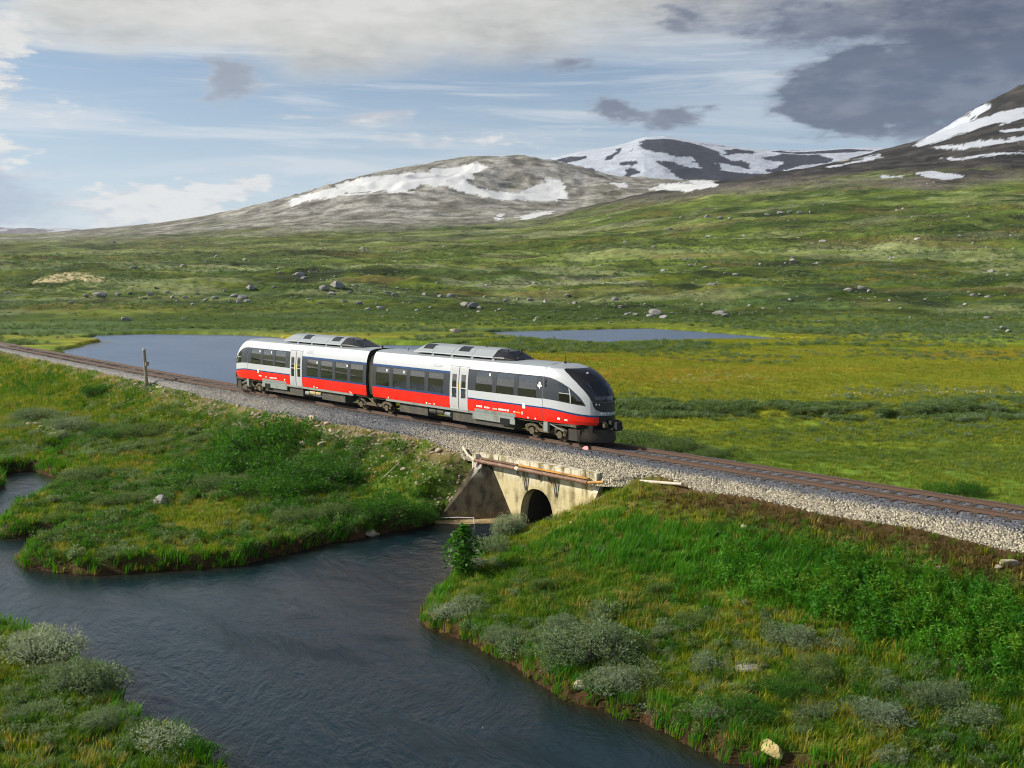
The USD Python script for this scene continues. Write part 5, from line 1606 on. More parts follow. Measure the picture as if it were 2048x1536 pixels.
def bog_grass():
    """Sedge on the bog behind the track and round the lakes."""
    S = [tuft(140 + i, 26, 0.32, 0.45, 0.55, 0.016) for i in range(3)]
    def k(x, y):
        fw = fwd_of(x, y)
        lk = np.minimum(np.minimum(sd(LAKE_A, x, y, 20), sd(LAKE_B, x, y, 20)), sd(CREEK, x, y, 20))
        return ((y - track_y(x) > 3.0) & (lk > 0.2)) * np.clip(55.0 / fw, 0.12, 1.0)
    pos, r = scatter(205000, (-95, 75, 2, 150), k, 400)
    x, y = pos[:, 0], pos[:, 1]
    fw = fwd_of(x, y); la = (x - EYE[0]) * RGT[0] + (y - EYE[1]) * RGT[1]
    ns, ns2 = fbm2(la / 2.5, fw, 9, 4, 34), fbm2(la / 3.5, fw, 30, 4, 35)
    green = sstep(fbm2(la / 4, fw, 14, 4, 36), 0.52, 0.60)
    u = r.random(len(x))
    kind = np.zeros(len(x), int)
    kind[u < rusty(la, fw, ns2) * 0.55] = 1
    kind[r.random(len(x)) < np.maximum(green * 0.7, sstep(fw, 86, 66) * 0.85)] = 2
    protos = [[('blades', t, LEAF[m], False)] for m in ('sedge', 'rust', 'front') for t in S]
    instancer('bog_grass', protos, pos, r.uniform(-0.6, 0.6, len(pos)), r.uniform(0.6, 1.15, len(pos)) * np.clip(fw / 90, 0.7, 1.1), kind * 3 + r.integers(0, 3, len(pos)), 'yellow green sedge covering the bog behind the track')
    # cotton grass heads
    def k2(x, y):
        fw = fwd_of(x, y); la = (x - EYE[0]) * RGT[0] + (y - EYE[1]) * RGT[1]
        return (y - track_y(x) > 4.5) * (sd(CREEK, x, y, 20) > 1) * sstep(fbm2(la / 2.2, fw, 9, 4, 420), 0.58, 0.70) * (fw < 120) * np.where(fw < 60, 0.6, 0.22) * (sd(CREEK, x, y, 20) > 9)
    pos, r = scatter(36000, (-20, 75, 3, 90), k2, 401)
    head = trimesh.creation.icosphere(0, 0.045)
    head.apply_translation([0, 0, 0.36])
    stem = cyl((0, 0, 0), (0, 0, 0.34), 0.008, 3)
    instancer('cotton_grass', [[('head', head, LEAF['flower'], False), ('stem', stem, LEAF['grass'], False)]], pos, r.uniform(0, 6, len(pos)), r.uniform(0.7, 1.2, len(pos)), np.zeros(len(pos), int), 'white cotton grass heads scattered over the bog')


bog_grass()

# ---------------------------------------------------------------- shrubs
CLS = '/World/Looks/plants'
UsdGeom.Scope.Define(stage, '/World/Looks')
stage.CreateClassPrim('/World/plants')
SHRUB = {}


def shrub_class(kind, v, n, size, rx, rz, lumps):
    key = f'{kind}_{v}'
    root = f'/World/plants/{kind}_shrub_{v + 1}'
    UsdGeom.Xform.Define(stage, root)
    lf, tw = shrub_parts(500 + 17 * v + len(kind), n, size, rx, rz, lumps)
    usdkit.mesh(stage, root + '/crown', lf, LEAF[kind])
    usdkit.mesh(stage, root + '/twigs', tw, TWIG)
    SHRUB[key] = root


for kind in ('willow', 'green', 'silver', 'dark'):
    for v in range(3):
        shrub_class(kind, v, 2000, 0.055, 0.5, 0.5, 24 + v)
for kind in ('willow', 'green', 'silver', 'dark'):
    shrub_class(kind, 3, 6000, 0.030, 0.5, 0.46, 46)
    shrub_class(kind, 4, 6000, 0.030, 0.5, 0.46, 52)
for v in range(2):                                               # sapling with an upright crown
    root = f'/World/plants/sapling_{v + 1}'
    UsdGeom.Xform.Define(stage, root)
    r = np.random.default_rng(70 + v)
    t = r.random(900)
    a = r.uniform(0, 6.28, 900)
    rr = 0.26 * np.sin(np.clip(t * 0.9 + 0.1, 0, 1) * np.pi) ** 0.7 * np.sqrt(r.random(900)) * (0.7 + 0.3 * np.sin(3 * a + 9 * t))
    P = np.stack([rr * np.cos(a) + 0.10 * t, rr * np.sin(a), 0.1 + 0.9 * t], 1)
    usdkit.mesh(stage, root + '/crown', leaves(P, P * [1, 1, 0.0], 0.075, r, 0.1, 0.6), LEAF['green'])
    tw = [cyl((0, 0, -0.05), (0.10, 0, 0.95), 0.018, 5, 0.006)] + [cyl((0.03 + 0.06 * h, 0, h), (0.03 + 0.06 * h + 0.2 * math.cos(b), 0.2 * math.sin(b), h + 0.15), 0.008, 4) for h, b in zip(np.linspace(0.2, 0.8, 9), r.uniform(0, 6.28, 9))]
    usdkit.mesh(stage, root + '/stem', cat(tw), TWIG)
    SHRUB[f'sapling_{v}'] = root


def place_ref(name, cls, loc, rotz, scale, label, cat_, group=None):
    x = xf(name, loc, rotz, scale=scale)
    x.GetReferences().AddInternalReference(cls)
    x.SetInstanceable(True)
    return tag(x, label, cat_, group)


# picture column, row of the foot, width in picture pixels, height/width, kind, label
SHRUBS = [
    (1195, 1330, 215, 0.55, 'willow', 'widest grey green willow shrub at the river bend on the right bank'),
    (1130, 1280, 110, 0.6, 'willow', 'small grey green willow just above and left of the widest shrub on the right bank'),
    (1245, 1388, 150, 0.45, 'silver', 'low silvery willow beside the pale boulder on the right bank edge'),
    (1300, 1380, 90, 0.5, 'dark', 'dark low shrub touching the right end of the low silvery willow'),
    (1010, 1292, 100, 0.5, 'willow', 'low willow at the waterline left of the widest shrub'),
    (900, 1240, 75, 0.5, 'silver', 'small pale shrub near the pointed tip of the right bank'),
    (935, 1222, 70, 0.5, 'willow', 'grey green shrub just inland from the pointed tip of the right bank'),
    (1075, 1050, 90, 0.55, 'silver', 'silver willow leaning in front of the culvert arch'),
    (1020, 1072, 85, 0.8, 'silver', 'silver willow at the water below and left of the culvert arch'),
    (985, 1110, 65, 0.9, 'willow', 'grey green willow on the water edge between the silver willow and the sapling'),
    (940, 1142, 70, 0.6, 'silver', 'pale willow at the foot of the green sapling'),
    (1090, 1180, 60, 0.5, 'dark', 'small dusky shrub alone in the grass below the culvert'),
    (1330, 1190, 75, 0.4, 'dark', 'low dark shrub in the middle of the right bank grass'),
    (1400, 1250, 80, 0.35, 'dark', 'brownish low shrub right of the middle of the right bank'),
    (1600, 1300, 130, 0.5, 'willow', 'willow shrub above and right of the half buried flat rock'),
    (1640, 1360, 120, 0.5, 'dark', 'dark green shrub directly right of the half buried flat rock'),
    (1590, 1400, 130, 0.5, 'green', 'leafy shrub below and right of the half buried flat rock'),
    (1420, 1345, 90, 0.5, 'willow', 'faint willow left of the half buried flat rock'),
    (1640, 1435, 90, 0.4, 'willow', 'small willow uphill from the yellow boulder'),
    (1480, 1445, 140, 0.5, 'green', 'dark leafy shrub at the bank edge left of the yellow boulder'),
    (1420, 1440, 80, 0.5, 'willow', 'greyish shrub at the bank edge farther left of the yellow boulder'),
    (1780, 1455, 120, 0.5, 'silver', 'pale flowering shrub in the lower right corner grass'),
    (1740, 1435, 80, 0.5, 'willow', 'willow shrub just behind the pale flowering shrub'),
    (1880, 1415, 130, 0.45, 'willow', 'wide willow below the thin flat rock at the right'),
    (1960, 1455, 110, 0.5, 'willow', 'willow near the right edge below the wide willow'),
    (2010, 1400, 90, 0.5, 'green', 'green shrub at the right edge of the picture'),
    (1790, 1385, 70, 0.5, 'willow', 'small willow left of the thin flat rock at the right'),
    (1790, 1530, 70, 0.6, 'silver', 'pale shrub at the bottom edge right of the yellow boulder'),
    (70, 1335, 190, 0.55, 'silver', 'large pale willow at the left edge of the near left bank'),
    (140, 1390, 150, 0.6, 'willow', 'large grey willow in the middle of the near left bank'),
    (205, 1380, 100, 0.6, 'willow', 'grey willow on the river side of the near left bank'),
    (200, 1460, 120, 0.4, 'willow', 'low willow in the grass of the near left bank'),
    (320, 1505, 120, 0.5, 'silver', 'pale willow near the lowest tip of the near left bank'),
    (380, 1515, 90, 0.5, 'green', 'greener shrub at the lowest tip of the near left bank'),
    (245, 1430, 60, 0.5, 'dark', 'dark shrub at the waterline of the near left bank'),
    (30, 1440, 70, 0.4, 'willow', 'small willow at the left edge of the picture on the near bank'),
    (186, 795, 62, 0.8, 'green', 'bright green bush high on the embankment left of the post'),
    (545, 915, 210, 0.62, 'green', 'big bright green bush on the embankment below the train rear'),
    (470, 945, 170, 0.5, 'green', 'green bush left of the big bush below the train rear'),
    (625, 975, 190, 0.5, 'green', 'green bush right of the big bush below the train rear'),
    (540, 1000, 180, 0.45, 'green', 'green bush downhill from the big bush below the train rear'),
    (440, 985, 120, 0.45, 'dark', 'dusky bush at the foot of the slope in the middle of the left bank'),
    (760, 1045, 150, 0.6, 'green', 'broad leafy bush by the water a little left of the culvert'),
    (820, 1050, 100, 0.6, 'green', 'leafy bush by the water beside the culvert wing wall'),
    (690, 1040, 110, 0.5, 'dark', 'dark bush by the water above the brown bank rock'),
    (880, 1055, 55, 0.6, 'dark', 'small bush hugging the foot of the culvert wing wall'),
    (600, 1050, 110, 0.45, 'dark', 'low dark bush at the water between the meadow tip and the brown bank rock'),
    (14, 1000, 60, 0.4, 'willow', 'small grey shrub at the left edge beside the narrow inlet'),
    (160, 965, 100, 0.4, 'dark', 'low grey shrub right of the narrow inlet on the left bank'),
    (130, 865, 110, 0.4, 'willow', 'grey willow above the row of brown stones on the left bank'),
    (60, 845, 110, 0.4, 'willow', 'grey willow patch left above the row of brown stones'),
    (200, 880, 90, 0.4, 'green', 'green patch of scrub right of the row of brown stones'),
    (300, 875, 130, 0.35, 'dark', 'long dusky shrub on the middle of the left embankment'),
    (240, 1010, 110, 0.3, 'dark', 'low dusky shrub left of the pale pointed rock'),
    (1290, 895, 110, 0.45, 'dark', 'dark willow behind the track just right of the train nose'),
    (1360, 908, 110, 0.45, 'dark', 'dark willow behind the track farther right of the train nose'),
    (1425, 918, 80, 0.4, 'dark', 'low dark willow at the right end of the scrub beside the train nose'),
    (1250, 880, 60, 0.6, 'dark', 'dark bush almost touching the train nose'),
    (1935, 995, 90, 0.5, 'green', 'green bush behind the track near the right edge'),
]


def plant_shrubs():
    px = np.array([s[0] for s in SHRUBS], float); py = np.array([s[1] for s in SHRUBS], float)
    P = ground_hit(px, py)
    r = np.random.default_rng(9)
    for (u, v, wpx, ar, kind, lab), p in zip(SHRUBS, P):
        w = wpx * float((p - EYE) @ FWD) / FPX
        place_ref('shrub' if kind in ('green', 'dark') else 'willow_shrub', SHRUB[f'{kind}_{r.integers(0, 3) if w < 1.5 else r.integers(3, 5)}'], p - [0, 0, 0.05 * w * ar] + HF * w * 0.2, r.normal(-YAW, 0.5), (w * 1.2, w * 0.85, w * ar * 1.5), lab, 'shrub')
    p = ground_hit([925], [1150])[0]
    h = 100 * float((p - EYE) @ FWD) / FPX
    place_ref('sapling', SHRUB['sapling_0'], p - HF * 0.2, 2.2, (h * 1.7, h * 1.7, h), 'upright leafy green sapling at the water in front of the culvert', 'sapling')
    # satellites that tie the shrubs to the turf round them
    pp, ss, ww = [], [], []
    for (u, v, wpx, ar, kind, lab), q in zip(SHRUBS, P):
        w = wpx * float((q - EYE) @ FWD) / FPX
        for _ in range(9):
            a = r.uniform(0, 6.28); d = w * r.uniform(0.45, 0.95)
            x, y = q[0] + d * math.cos(a) * 1.2 + HF[0] * w * .2, q[1] + d * math.sin(a) + HF[1] * w * .2
            if shore(np.array([x]), np.array([y]))[0] > 0.15 and abs(track_y(x) - y) > 3.4:
                pp.append((x, y, float(height(np.array([x]), np.array([y]))[0]))); ss.append(r.uniform(0.18, 0.42) * w); ww.append({'willow': 0, 'silver': 0, 'green': 1, 'dark': 2}[kind])
    protos = [[('crown', shrub_parts(670 + i, 420, 0.085, 0.5, 0.34, 13)[0], LEAF[k], False)] for i, k in enumerate(('willow', 'green', 'dark'))]
    instancer('low_willow', protos, pp, r.uniform(0, 6, len(pp)), ss, ww, 'low willow shoots spreading round the bigger shrubs')


plant_shrubs()


def scrub():
    """Dense dwarf willow and birch that nobody could count."""
    def proto(kind, n, seed):
        lf, tw = shrub_parts(seed, n, 0.11, 0.5, 0.42, 11)
        return [('crown', lf, LEAF[kind], False), ('twigs', tw, TWIG, False)]
    protos = [proto('dark', 260, 600), proto('willow', 260, 601), proto('green', 260, 602), proto('willow', 220, 603)]
    # left bank
    def k(x, y):
        dn, c = near_masks(x, y)
        n = fbm2(x, y, 4.0, 4, 610)
        low = sstep(dn + 3 * sstep(x, -14, -10) * sstep(x, 6, 0), 4.5, 7)
        right_part = sstep(x, -16, -6) * sstep(n, 0.34, 0.46)
        left_part = sstep(n, 0.50, 0.60) * 0.7
        return (x < 14) * c * land(x, y, 0.3) * low * np.maximum(right_part, left_part)
    pos, r = scatter(3800, (-34, 14, -25, -4), k, 611)
    which = np.where(r.random(len(pos)) < sstep(pos[:, 0], -16, -8) * 0.75, np.where(r.random(len(pos)) < 0.72, 2, 0), r.integers(0, 2, len(pos)))
    instancer('scrub', protos, pos, r.uniform(0, 6.28, len(pos)), r.uniform(0.4, 1.0, len(pos)), which, 'dense dwarf scrub on the left bank below the embankment')
    # right bank, small cushions
    def k(x, y):
        dn, c = near_masks(x, y)
        return (x > 19) * c * land(x, y, 0.2) * sstep(dn, 8, 11) * sstep(fbm2(x, y, 2.2, 4, 620), 0.50, 0.60)
    pos, r = scatter(1700, (18, 52, -17.5, -8), k, 621)
    instancer('scrub', protos, pos, r.uniform(0, 6.28, len(pos)), r.uniform(0.22, 0.6, len(pos)), r.integers(0, 4, len(pos)), 'low cushions of dwarf willow in the right bank grass')
    def k(x, y):
        return land(x, y, 0.2) * sstep(fbm2(x, y, 2.2, 4, 630), 0.45, 0.56)
    pos, r = scatter(2400, (5, 36, -36, -26), k, 631)
    instancer('scrub', protos, pos, r.uniform(0, 6.28, len(pos)), r.uniform(0.25, 0.6, len(pos)), r.integers(0, 4, len(pos)), 'low willow scrub on the near left bank')
    # bog: along the creek, behind the train nose and in streaks
    def k(x, y):
        fw = fwd_of(x, y); la = (x - EYE[0]) * RGT[0] + (y - EYE[1]) * RGT[1]
        c = sd(CREEK, x, y, 30)
        lk = np.minimum(sd(LAKE_A, x, y, 20), sd(LAKE_B, x, y, 20))
        streak = sstep(fbm2(la / 4, fw, 14, 4, 36), 0.53, 0.60) * sstep(fw, 60, 90) * 0.7
        far = sstep(fbm2(la / 3, fw, 18, 4, 37), 0.55, 0.62) * sstep(fw, 150, 190) * 0.25 * (lk > 5)
        cr = sstep(c, 7.0 + 5 * (fbm2(x, y, 6, 3, 640) - .5), 1.5) * (c > 0.1)
        nose = sstep(np.hypot((x + 8) / 16, (y - 12) / 5), 1.0, 0.4)
        return (y - track_y(x) > 3.2) * (lk > 5 - 4.5 * (fw < 90)) * (c > 0.2) * np.clip(np.maximum(np.maximum(cr, streak), np.maximum(far, nose * 0.8)), 0, 1) * np.clip(80 / fw, 0.25, 1)
    pos, r = scatter(60000, (-180, 90, 3, 240), k, 641)
    fw = fwd_of(pos[:, 0], pos[:, 1])
    instancer('scrub', protos, pos, r.uniform(0, 6.28, len(pos)), r.uniform(0.5, 1.1, len(pos)) * np.clip(fw / 110, 0.8, 1.5), np.where(r.random(len(pos)) < 0.6, 0, 1), 'grey green willow scrub along the creek and in streaks over the bog')


    zones = [([(1205, 800), (1400, 803), (1600, 812), (1750, 808), (2060, 800), (2060, 836), (1750, 840), (1500, 838), (1300, 834), (1210, 830)], 3.2, 0.2, 1.1), ([(1225, 858), (1330, 868), (1440, 900), (1470, 922), (1380, 912), (1280, 888), (1235, 878)], 1.1, 0.3, 0.8),
             ([(1640, 772), (1800, 768), (2060, 775), (2060, 800), (1700, 800)], 0.5, 0.8, 0.8), ([(1270, 704), (1420, 706), (1600, 714), (1590, 726), (1400, 724), (1290, 714)], 0.5, 0.4, 0.9), ([(1560, 702), (1800, 700), (2060, 704), (2060, 730), (1900, 724), (1650, 714)], 0.35, 0.5, 0.9),
             ([(1500, 664), (1700, 652), (2060, 646), (2060, 692), (1800, 692), (1600, 692)], 0.12, 0.6, 1.2), ([(1100, 689), (1250, 692), (1530, 690), (1580, 702), (1350, 700), (1150, 697)], 0.10, 0.4, 0.8)]
    PP, WW, SS = [], [], []
    for poly, dens, wil, size in zones:
        q = np.array([on_level(u, v, -3.3)[:2] for u, v in poly])
        pg = Polygon(q).buffer(0)
        n = int(pg.area * dens)
        x0, y0, x1, y1 = pg.bounds
        x, y = r.uniform(x0, x1, n * 5), r.uniform(y0, y1, n * 5)
        jx, jy = x + (fbm2(x, y, 5, 3, 645) - .5) * 9, y + (fbm2(x, y, 5, 3, 646) - .5) * 9
        ok = shapely.contains_xy(pg, jx, jy) & (sd(CREEK, x, y, 20) > 0.1) & (y - track_y(x) > 3.6) & (sd(LAKE_B, x, y, 20) > 5) & (fbm2(x, y, 3, 3, 647) > 0.42)
        x, y = x[ok][:n], y[ok][:n]
        PP.append(np.stack([x, y, height(x, y)], 1)); WW.append(np.where(r.random(len(x)) < wil, 1, 0)); SS.append(r.uniform(0.6, 1.15, len(x)) * size)
    P_ = np.vstack(PP)
    instancer('creek_scrub', protos, P_, r.uniform(0, 6.28, len(P_)), np.concatenate(SS), np.concatenate(WW), 'dark willow thicket along the creek behind the track')


def on_level(px, py, z):
    d = FWD + RGT * (px - 1024) / FPX + UPV * (768 - py) / FPX
    return EYE + d * ((z - EYE[2]) / d[2])


scrub()


def heath_scrub():
    n = 60000
    r = np.random.default_rng(655)
    fw = np.exp(r.uniform(math.log(235), math.log(1100), n)); s = r.uniform(-0.56, 0.56, n)
    x = EYE[0] + fw * HF[0] + s * fw * RGT[0]; y = EYE[1] + fw * HF[1] + s * fw * RGT[1]
    la = s * fw
    lk = np.minimum(sd(LAKE_A, x, y, 20), sd(LAKE_B, x, y, 20))
    dens = (0.10 + 0.9 * sstep(fbm2(la / 2, fw, 24, 4, 656), 0.48, 0.60)) * sstep(fw, 1100, 700) * (lk > 8)
    keep = r.random(n) < dens * 0.6
    x, y, fw = x[keep], y[keep], fw[keep]
    pos = np.stack([x, y, height(x, y)], 1)
    lf = [shrub_parts(660 + i, 90, 0.22, 0.5, 0.40, 9)[0] for i in range(3)]
    instancer('heath_scrub', [[('crown', lf[0], LEAF['dark'], False)], [('crown', lf[1], LEAF['willow'], False)], [('crown', lf[2], LEAF['dark'], False)]], pos, r.uniform(0, 6, len(x)), r.uniform(0.7, 1.7, len(x)) * np.clip(fw / 420, 0.8, 1.8), r.integers(0, 3, len(x)), 'low dark scrub on the heath beyond the lakes')


heath_scrub()

# ---------------------------------------------------------------- rocks
stage.CreateClassPrim('/World/rocks')
ROCK = {}
for i in range(8):
    for nm, mt in (('grey', ST_ROCK), ('pale', ST_TAN), ('yellow', ST_YEL)):
        if nm == 'yellow' and i > 1:
            continue
        root = f'/World/rocks/{nm}_rock_{i + 1}'
        UsdGeom.Xform.Define(stage, root)
        usdkit.mesh(stage, root + '/stone', rock_mesh(700 + i, 2, 0.2 if nm == 'yellow' else 0.45), mt, smooth=35)
        ROCK[f'{nm}_{i}'] = root

# picture column, row of the foot, width in picture pixels, height/width, kind, label, sink
ROCKS = [
    (1550, 1518, 52, 0.78, 'yellow', 'rounded yellow boulder on the river bank at the bottom right', 0.12),
    (1163, 1382, 34, 0.8, 'pale', 'pale tan boulder at the waterline beside the low silvery willow', 0.2),
    (1500, 1340, 70, 0.24, 'grey', 'half buried flat grey rock in the right bank grass', 0.3),
    (1530, 1334, 28, 0.4, 'grey', 'light end of the half buried rock in the right bank grass', 0.2),
    (1905, 1398, 70, 0.28, 'grey', 'thin flat rock showing in the grass at the right', 0.3),
    (318, 1012, 34, 0.75, 'grey', 'pointed pale grey rock alone on the left bank', 0.1),
    (738, 1072, 34, 0.5, 'pale', 'brown tan rock at the water under the dark bushes', 0.2),
    (752, 1073, 22, 0.5, 'pale', 'small tan rock right against the brown tan rock at the water', 0.2),
    (955, 1056, 18, 0.5, 'pale', 'small white stone at the water below the wing wall', 0.1),
    (992, 1056, 18, 0.7, 'pale', 'small pale stone at the right end of the wall footing', 0.1),
    (868, 1062, 16, 0.5, 'pale', 'pale stone on the shore left of the wall footing', 0.1),
    (852, 1065, 12, 0.5, 'grey', 'little grey stone on the shore left of the pale stone', 0.1),
    (610, 892, 26, 0.6, 'pale', 'large tan rock on the slope right of the big green bush', 0.2),
    (646, 893, 22, 0.7, 'pale', 'rounded tan rock on the slope beside the large tan rock', 0.2),
    (622, 842, 22, 0.6, 'pale', 'white angular rock just below the ballast under the first car', 0.1),
    (745, 875, 22, 0.5, 'pale', 'pale rock high on the slope below the gangway of the train', 0.1),
    (806, 942, 18, 0.5, 'pale', 'pale rock at the upper end of the dark stick', 0.1),
    (2026, 1134, 36, 0.5, 'pale', 'pale stone beside the ballast at the right edge', 0.1),
    (1998, 1138, 18, 0.5, 'pale', 'smaller stone left of the pale stone at the right edge', 0.1),
    (1490, 1058, 16, 0.7, 'pale', 'tiny pale stone in the grass right of the fallen pole', 0.1),
    (1880, 1140, 18, 0.5, 'grey', 'small grey stone in the brown heath at the right', 0.1),
    (1142, 1048, 10, 0.7, 'pale', 'tiny white stone in the grass right of the culvert', 0.1),
    (838, 655, 0, 0, 'pale', '', 0),
    (910, 667, 22, 0.55, 'pale', 'cream boulder on the shore between the two lakes', 0.1),
]
PILE = [(58, 852), (70, 853), (83, 856), (92, 862), (100, 858), (108, 864), (117, 862), (97, 868), (88, 868), (124, 868), (130, 872), (112, 870), (78, 862), (104, 872)]
MID = [(650, 580, 26), (676, 576, 34), (662, 590, 18), (502, 579, 22), (485, 598, 20), (478, 606, 18), (470, 594, 16), (495, 604, 14), (430, 598, 14), (412, 602, 12), (345, 596, 12), (300, 590, 14), (335, 586, 10),
       (200, 594, 26), (236, 592, 14), (190, 590, 12), (172, 593, 12), (142, 606, 10), (235, 590, 12), (260, 588, 10), (310, 577, 10), (250, 642, 20), (600, 553, 20), (610, 557, 12), (590, 552, 10), (560, 547, 10),
       (740, 585, 12), (775, 588, 12), (790, 592, 14), (850, 590, 12), (880, 594, 12), (902, 594, 18), (945, 615, 26), (930, 612, 18), (960, 618, 14), (720, 608, 14), (735, 620, 12), (760, 618, 14), (775, 622, 10), (970, 595, 10),
       (1310, 630, 28), (1300, 634, 16), (1270, 632, 16), (1255, 630, 12), (1440, 630, 20), (1452, 633, 16), (1430, 629, 12), (1345, 628, 10), (1370, 638, 10), (1150, 608, 14), (1135, 592, 12), (1060, 602, 14), (1035, 600, 12), (1010, 604, 14),
       (1090, 606, 10), (1240, 614, 10), (1160, 616, 10), (1075, 638, 10), (1070, 642, 8), (1030, 640, 8), (1695, 582, 16), (1722, 578, 16), (1738, 584, 12), (1470, 551, 12), (1520, 530, 10), (1410, 536, 10), (1380, 532, 10), (1450, 548, 8),
       (2004, 660, 20), (1990, 664, 14), (2015, 664, 12), (1880, 640, 10), (1640, 644, 10), (1340, 460, 10), (1415, 436, 16), (1440, 438, 14), (1460, 438, 10), (1560, 428, 14), (1580, 426, 12), (1600, 428, 12), (1535, 430, 10), (1620, 426, 10),
       (385, 610, 10), (450, 584, 10), (520, 566, 8), (548, 576, 8), (355, 604, 9), (370, 596, 9), (290, 598, 9), (395, 588, 9), (442, 606, 10), (460, 604, 9), (615, 600, 9), (640, 606, 9), (690, 604, 9), (700, 585, 10), (820, 606, 9), (835, 622, 9),
       (860, 616, 9), (1000, 620, 9), (1110, 624, 9), (1195, 640, 9), (1220, 646, 8), (1290, 610, 9), (1405, 610, 8), (1500, 612, 9), (1560, 618, 9), (1580, 600, 9), (1660, 600, 9), (1780, 602, 10), (1800, 618, 9), (1850, 600, 9), (1930, 610, 9), (1960, 590, 9)]

BIG = {(676, 576): 'largest grey boulder of the cluster beyond the left lake', (650, 580): 'broad grey boulder left of the largest one beyond the left lake', (502, 579): 'lone rounded grey boulder left of the big cluster beyond the left lake', (200, 594): 'grey boulder at the left end of the field beyond the left lake',
       (250, 642): 'pale boulder lying alone just behind the left lake', (945, 615): 'broad grey boulder above the front car of the train', (1310, 630): 'largest grey boulder behind the narrow far lake', (1440, 630): 'broad grey boulder behind the right end of the narrow far lake',
       (600, 553): 'grey boulder farthest up the heath beyond the left lake', (930, 612): 'smaller grey boulder touching the broad one above the front car', (2004, 660): 'pale boulder near the right edge of the heath', (1695, 582): 'grey boulder on the heath at the right, left one of a row of three', (1722, 578): 'grey boulder on the heath at the right, middle one of a row of three'}


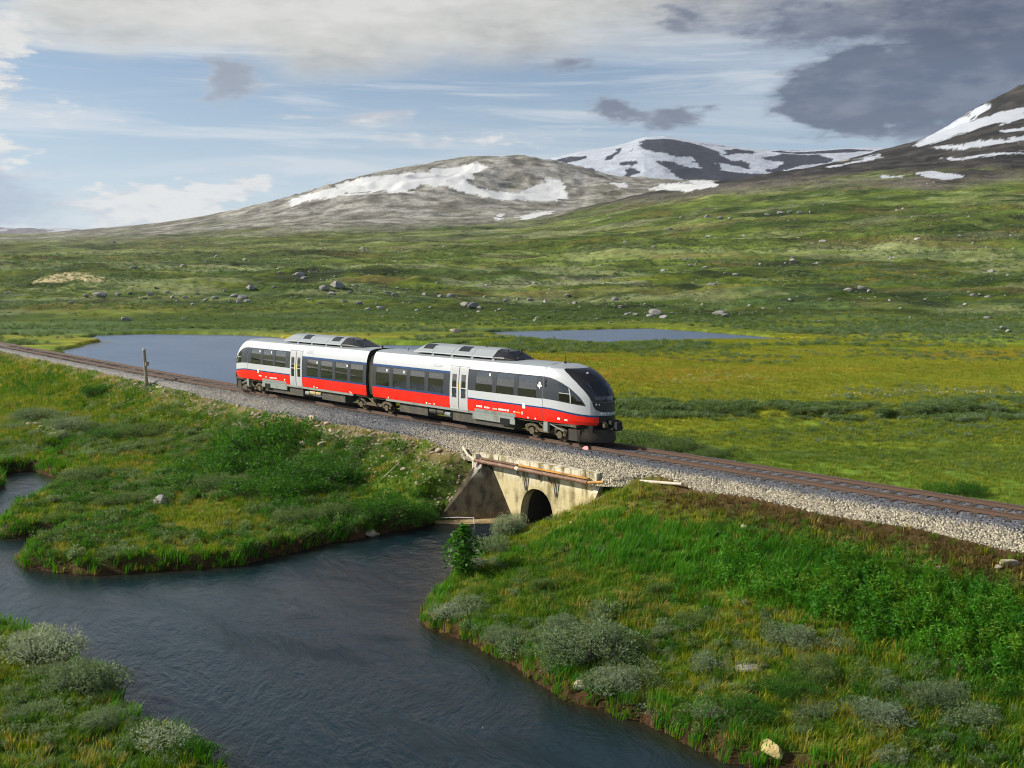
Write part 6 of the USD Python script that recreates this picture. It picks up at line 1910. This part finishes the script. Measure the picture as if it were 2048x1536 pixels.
def place_rocks():
    r = np.random.default_rng(12)
    rows = [q for q in ROCKS if q[2] > 0]
    P = ground_hit([q[0] for q in rows], [q[1] for q in rows])
    for (u, v, wpx, ar, kind, lab, sink), p in zip(rows, P):
        w = wpx * float((p - EYE) @ FWD) / FPX
        i = r.integers(0, 2) if kind == 'yellow' else r.integers(0, 8)
        place_ref('boulder', ROCK[f'{kind}_{i}'], p + [0, 0, w * ar * (0.42 - sink)] + HF * w * 0.3, r.uniform(0, 6.28), (w * 0.55, w * 0.5, w * ar * 0.62), lab, 'boulder' if wpx > 20 else 'stone')
    P = ground_hit([q[0] for q in PILE], [q[1] for q in PILE])
    for p in P:
        w = r.uniform(9, 16) * float((p - EYE) @ FWD) / FPX
        place_ref('stone', ROCK[f'pale_{r.integers(0, 8)}'], p + [0, 0, w * 0.2], r.uniform(0, 6.28), (w * 0.6, w * 0.5, w * 0.42), 'brown stone in the row of stones by the pool at the left', 'stone', 'row of brown stones on the left bank')
    P = ground_hit([q[0] for q in MID], [q[1] for q in MID])
    for q, p in zip(MID, P):
        w = q[2] * float((p - EYE) @ FWD) / FPX
        big = BIG.get(q[:2])
        lab = 'grey boulder high on the green hillside at the right' if q[1] < 480 else ('grey boulder strewn over the heath beyond the left lake' if q[0] < 980 else 'grey boulder strewn over the heath beyond the right lake')
        if q[1] >= 480 and not big:
            zone = ['at the far left beside the pale sand patch', 'above the rear end of the train', 'above the front car of the train', 'above the narrow far lake', 'to the right of the narrow far lake'][int(np.searchsorted([270, 620, 1000, 1420], q[0]))]
            lab = f'small grey boulder strewn over the heath {zone}'
        lab = big or lab
        grp = 'boulders high on the hillside' if q[1] < 480 else ('boulders beyond the left lake' if q[0] < 980 else 'boulders beyond the right lake')
        place_ref('boulder', ROCK[f'grey_{r.integers(0, 8)}'], p + [0, 0, w * 0.16], r.uniform(0, 6.28), (w * 0.56, w * 0.46, w * 0.36), lab, 'boulder', None if big else (grp if q[1] < 480 else 'heath boulders ' + zone))
    # pale stones on the upper embankment slope, left of the culvert
    ZL = ['left of the wooden post', 'between the wooden post and the rear of the train', 'below the rear car', 'below the gangway of the train', 'just left of the culvert']
    n = 0
    while n < 130:
        x = r.uniform(-34, 10); d = r.uniform(0.15, 3.4) ** 1.0
        if r.random() < sstep(x, -2, -12) * 0.0 + 0.15 * (d > 2.2):
            continue
        y = float(track_y(x)) - toe_at(x) - d
        p = np.array([x, y, float(height(np.array([x]), np.array([y]))[0])])
        k_ = int(np.searchsorted([-26, -17, -1, 5], x))
        w = r.uniform(0.14, 0.42) * (1.25 - 0.15 * d)
        place_ref('stone', ROCK[f'pale_{r.integers(0, 8)}'], p + [0, 0, w * 0.1], r.uniform(0, 6.28), (w * 0.6, w * 0.5, w * 0.36), 'pale stone on the embankment slope ' + ZL[k_], 'stone', 'pale stones on the slope ' + ZL[k_])
        n += 1
    # smaller stones that nobody could count
    x, d = r.uniform(-40, 12, 2600), r.uniform(0.1, 4.5, 2600)
    keep = r.random(2600) < sstep(d, 4.5, 1.0)
    x, d = x[keep], d[keep]
    y = track_y(x) - toe_at(x) - d
    pos = np.stack([x, y, height(x, y)], 1)
    instancer('small_stones', [[('stone', rock_mesh(800 + i, 1), ST_TAN, False)] for i in range(4)], pos, r.uniform(0, 6, len(x)), r.uniform(0.03, 0.11, len(x)), r.integers(0, 4, len(x)), 'small pale stones on the upper embankment slope')
    # field stones far off
    n = 15000
    fw = np.exp(r.uniform(math.log(270), math.log(1900), n)); s = r.uniform(-0.56, 0.56, n)
    x = EYE[0] + fw * HF[0] + s * fw * RGT[0]; y = EYE[1] + fw * HF[1] + s * fw * RGT[1]
    la = s * fw
    dens = np.clip(sstep(fbm2(la / 2, fw, 26, 5, 38), 0.5, 0.68) * 0.9 * (fw < 700) + sstep(fbm2(la / 3, fw, 46, 5, 40), 0.50, 0.70) * 0.7 * (fw >= 560) + 0.10, 0, 1)
    keep = r.random(n) < dens * 0.75
    x, y, fw = x[keep], y[keep], fw[keep]
    pos = np.stack([x, y, height(x, y)], 1)
    instancer('field_stones', [[('stone', rock_mesh(820 + i, 1, 0.4), ST_ROCK, False)] for i in range(5)], pos, r.uniform(0, 6, len(x)), 0.22 * (1 - r.random(len(x)) * 0.995) ** -0.42 * np.clip(fw / 420, 0.7, 2.0), r.integers(0, 5, len(x)), 'scattered field stones over the heath and hillside')


place_rocks()

# ---------------------------------------------------------------- air
def haze():
    g = G()
    v = g('principled_volume', 'volume', color=(0.80, 0.88, 1.0), density=2.2e-5, anisotropy=0.3)
    m = box(-12500, 12500, -12500, 12500, -60, 1150)
    pr = obj('haze', m, g.done('haze', volume=v))
    tag(pr, 'thin bluish summer haze filling the valley', kind='stuff')


haze()
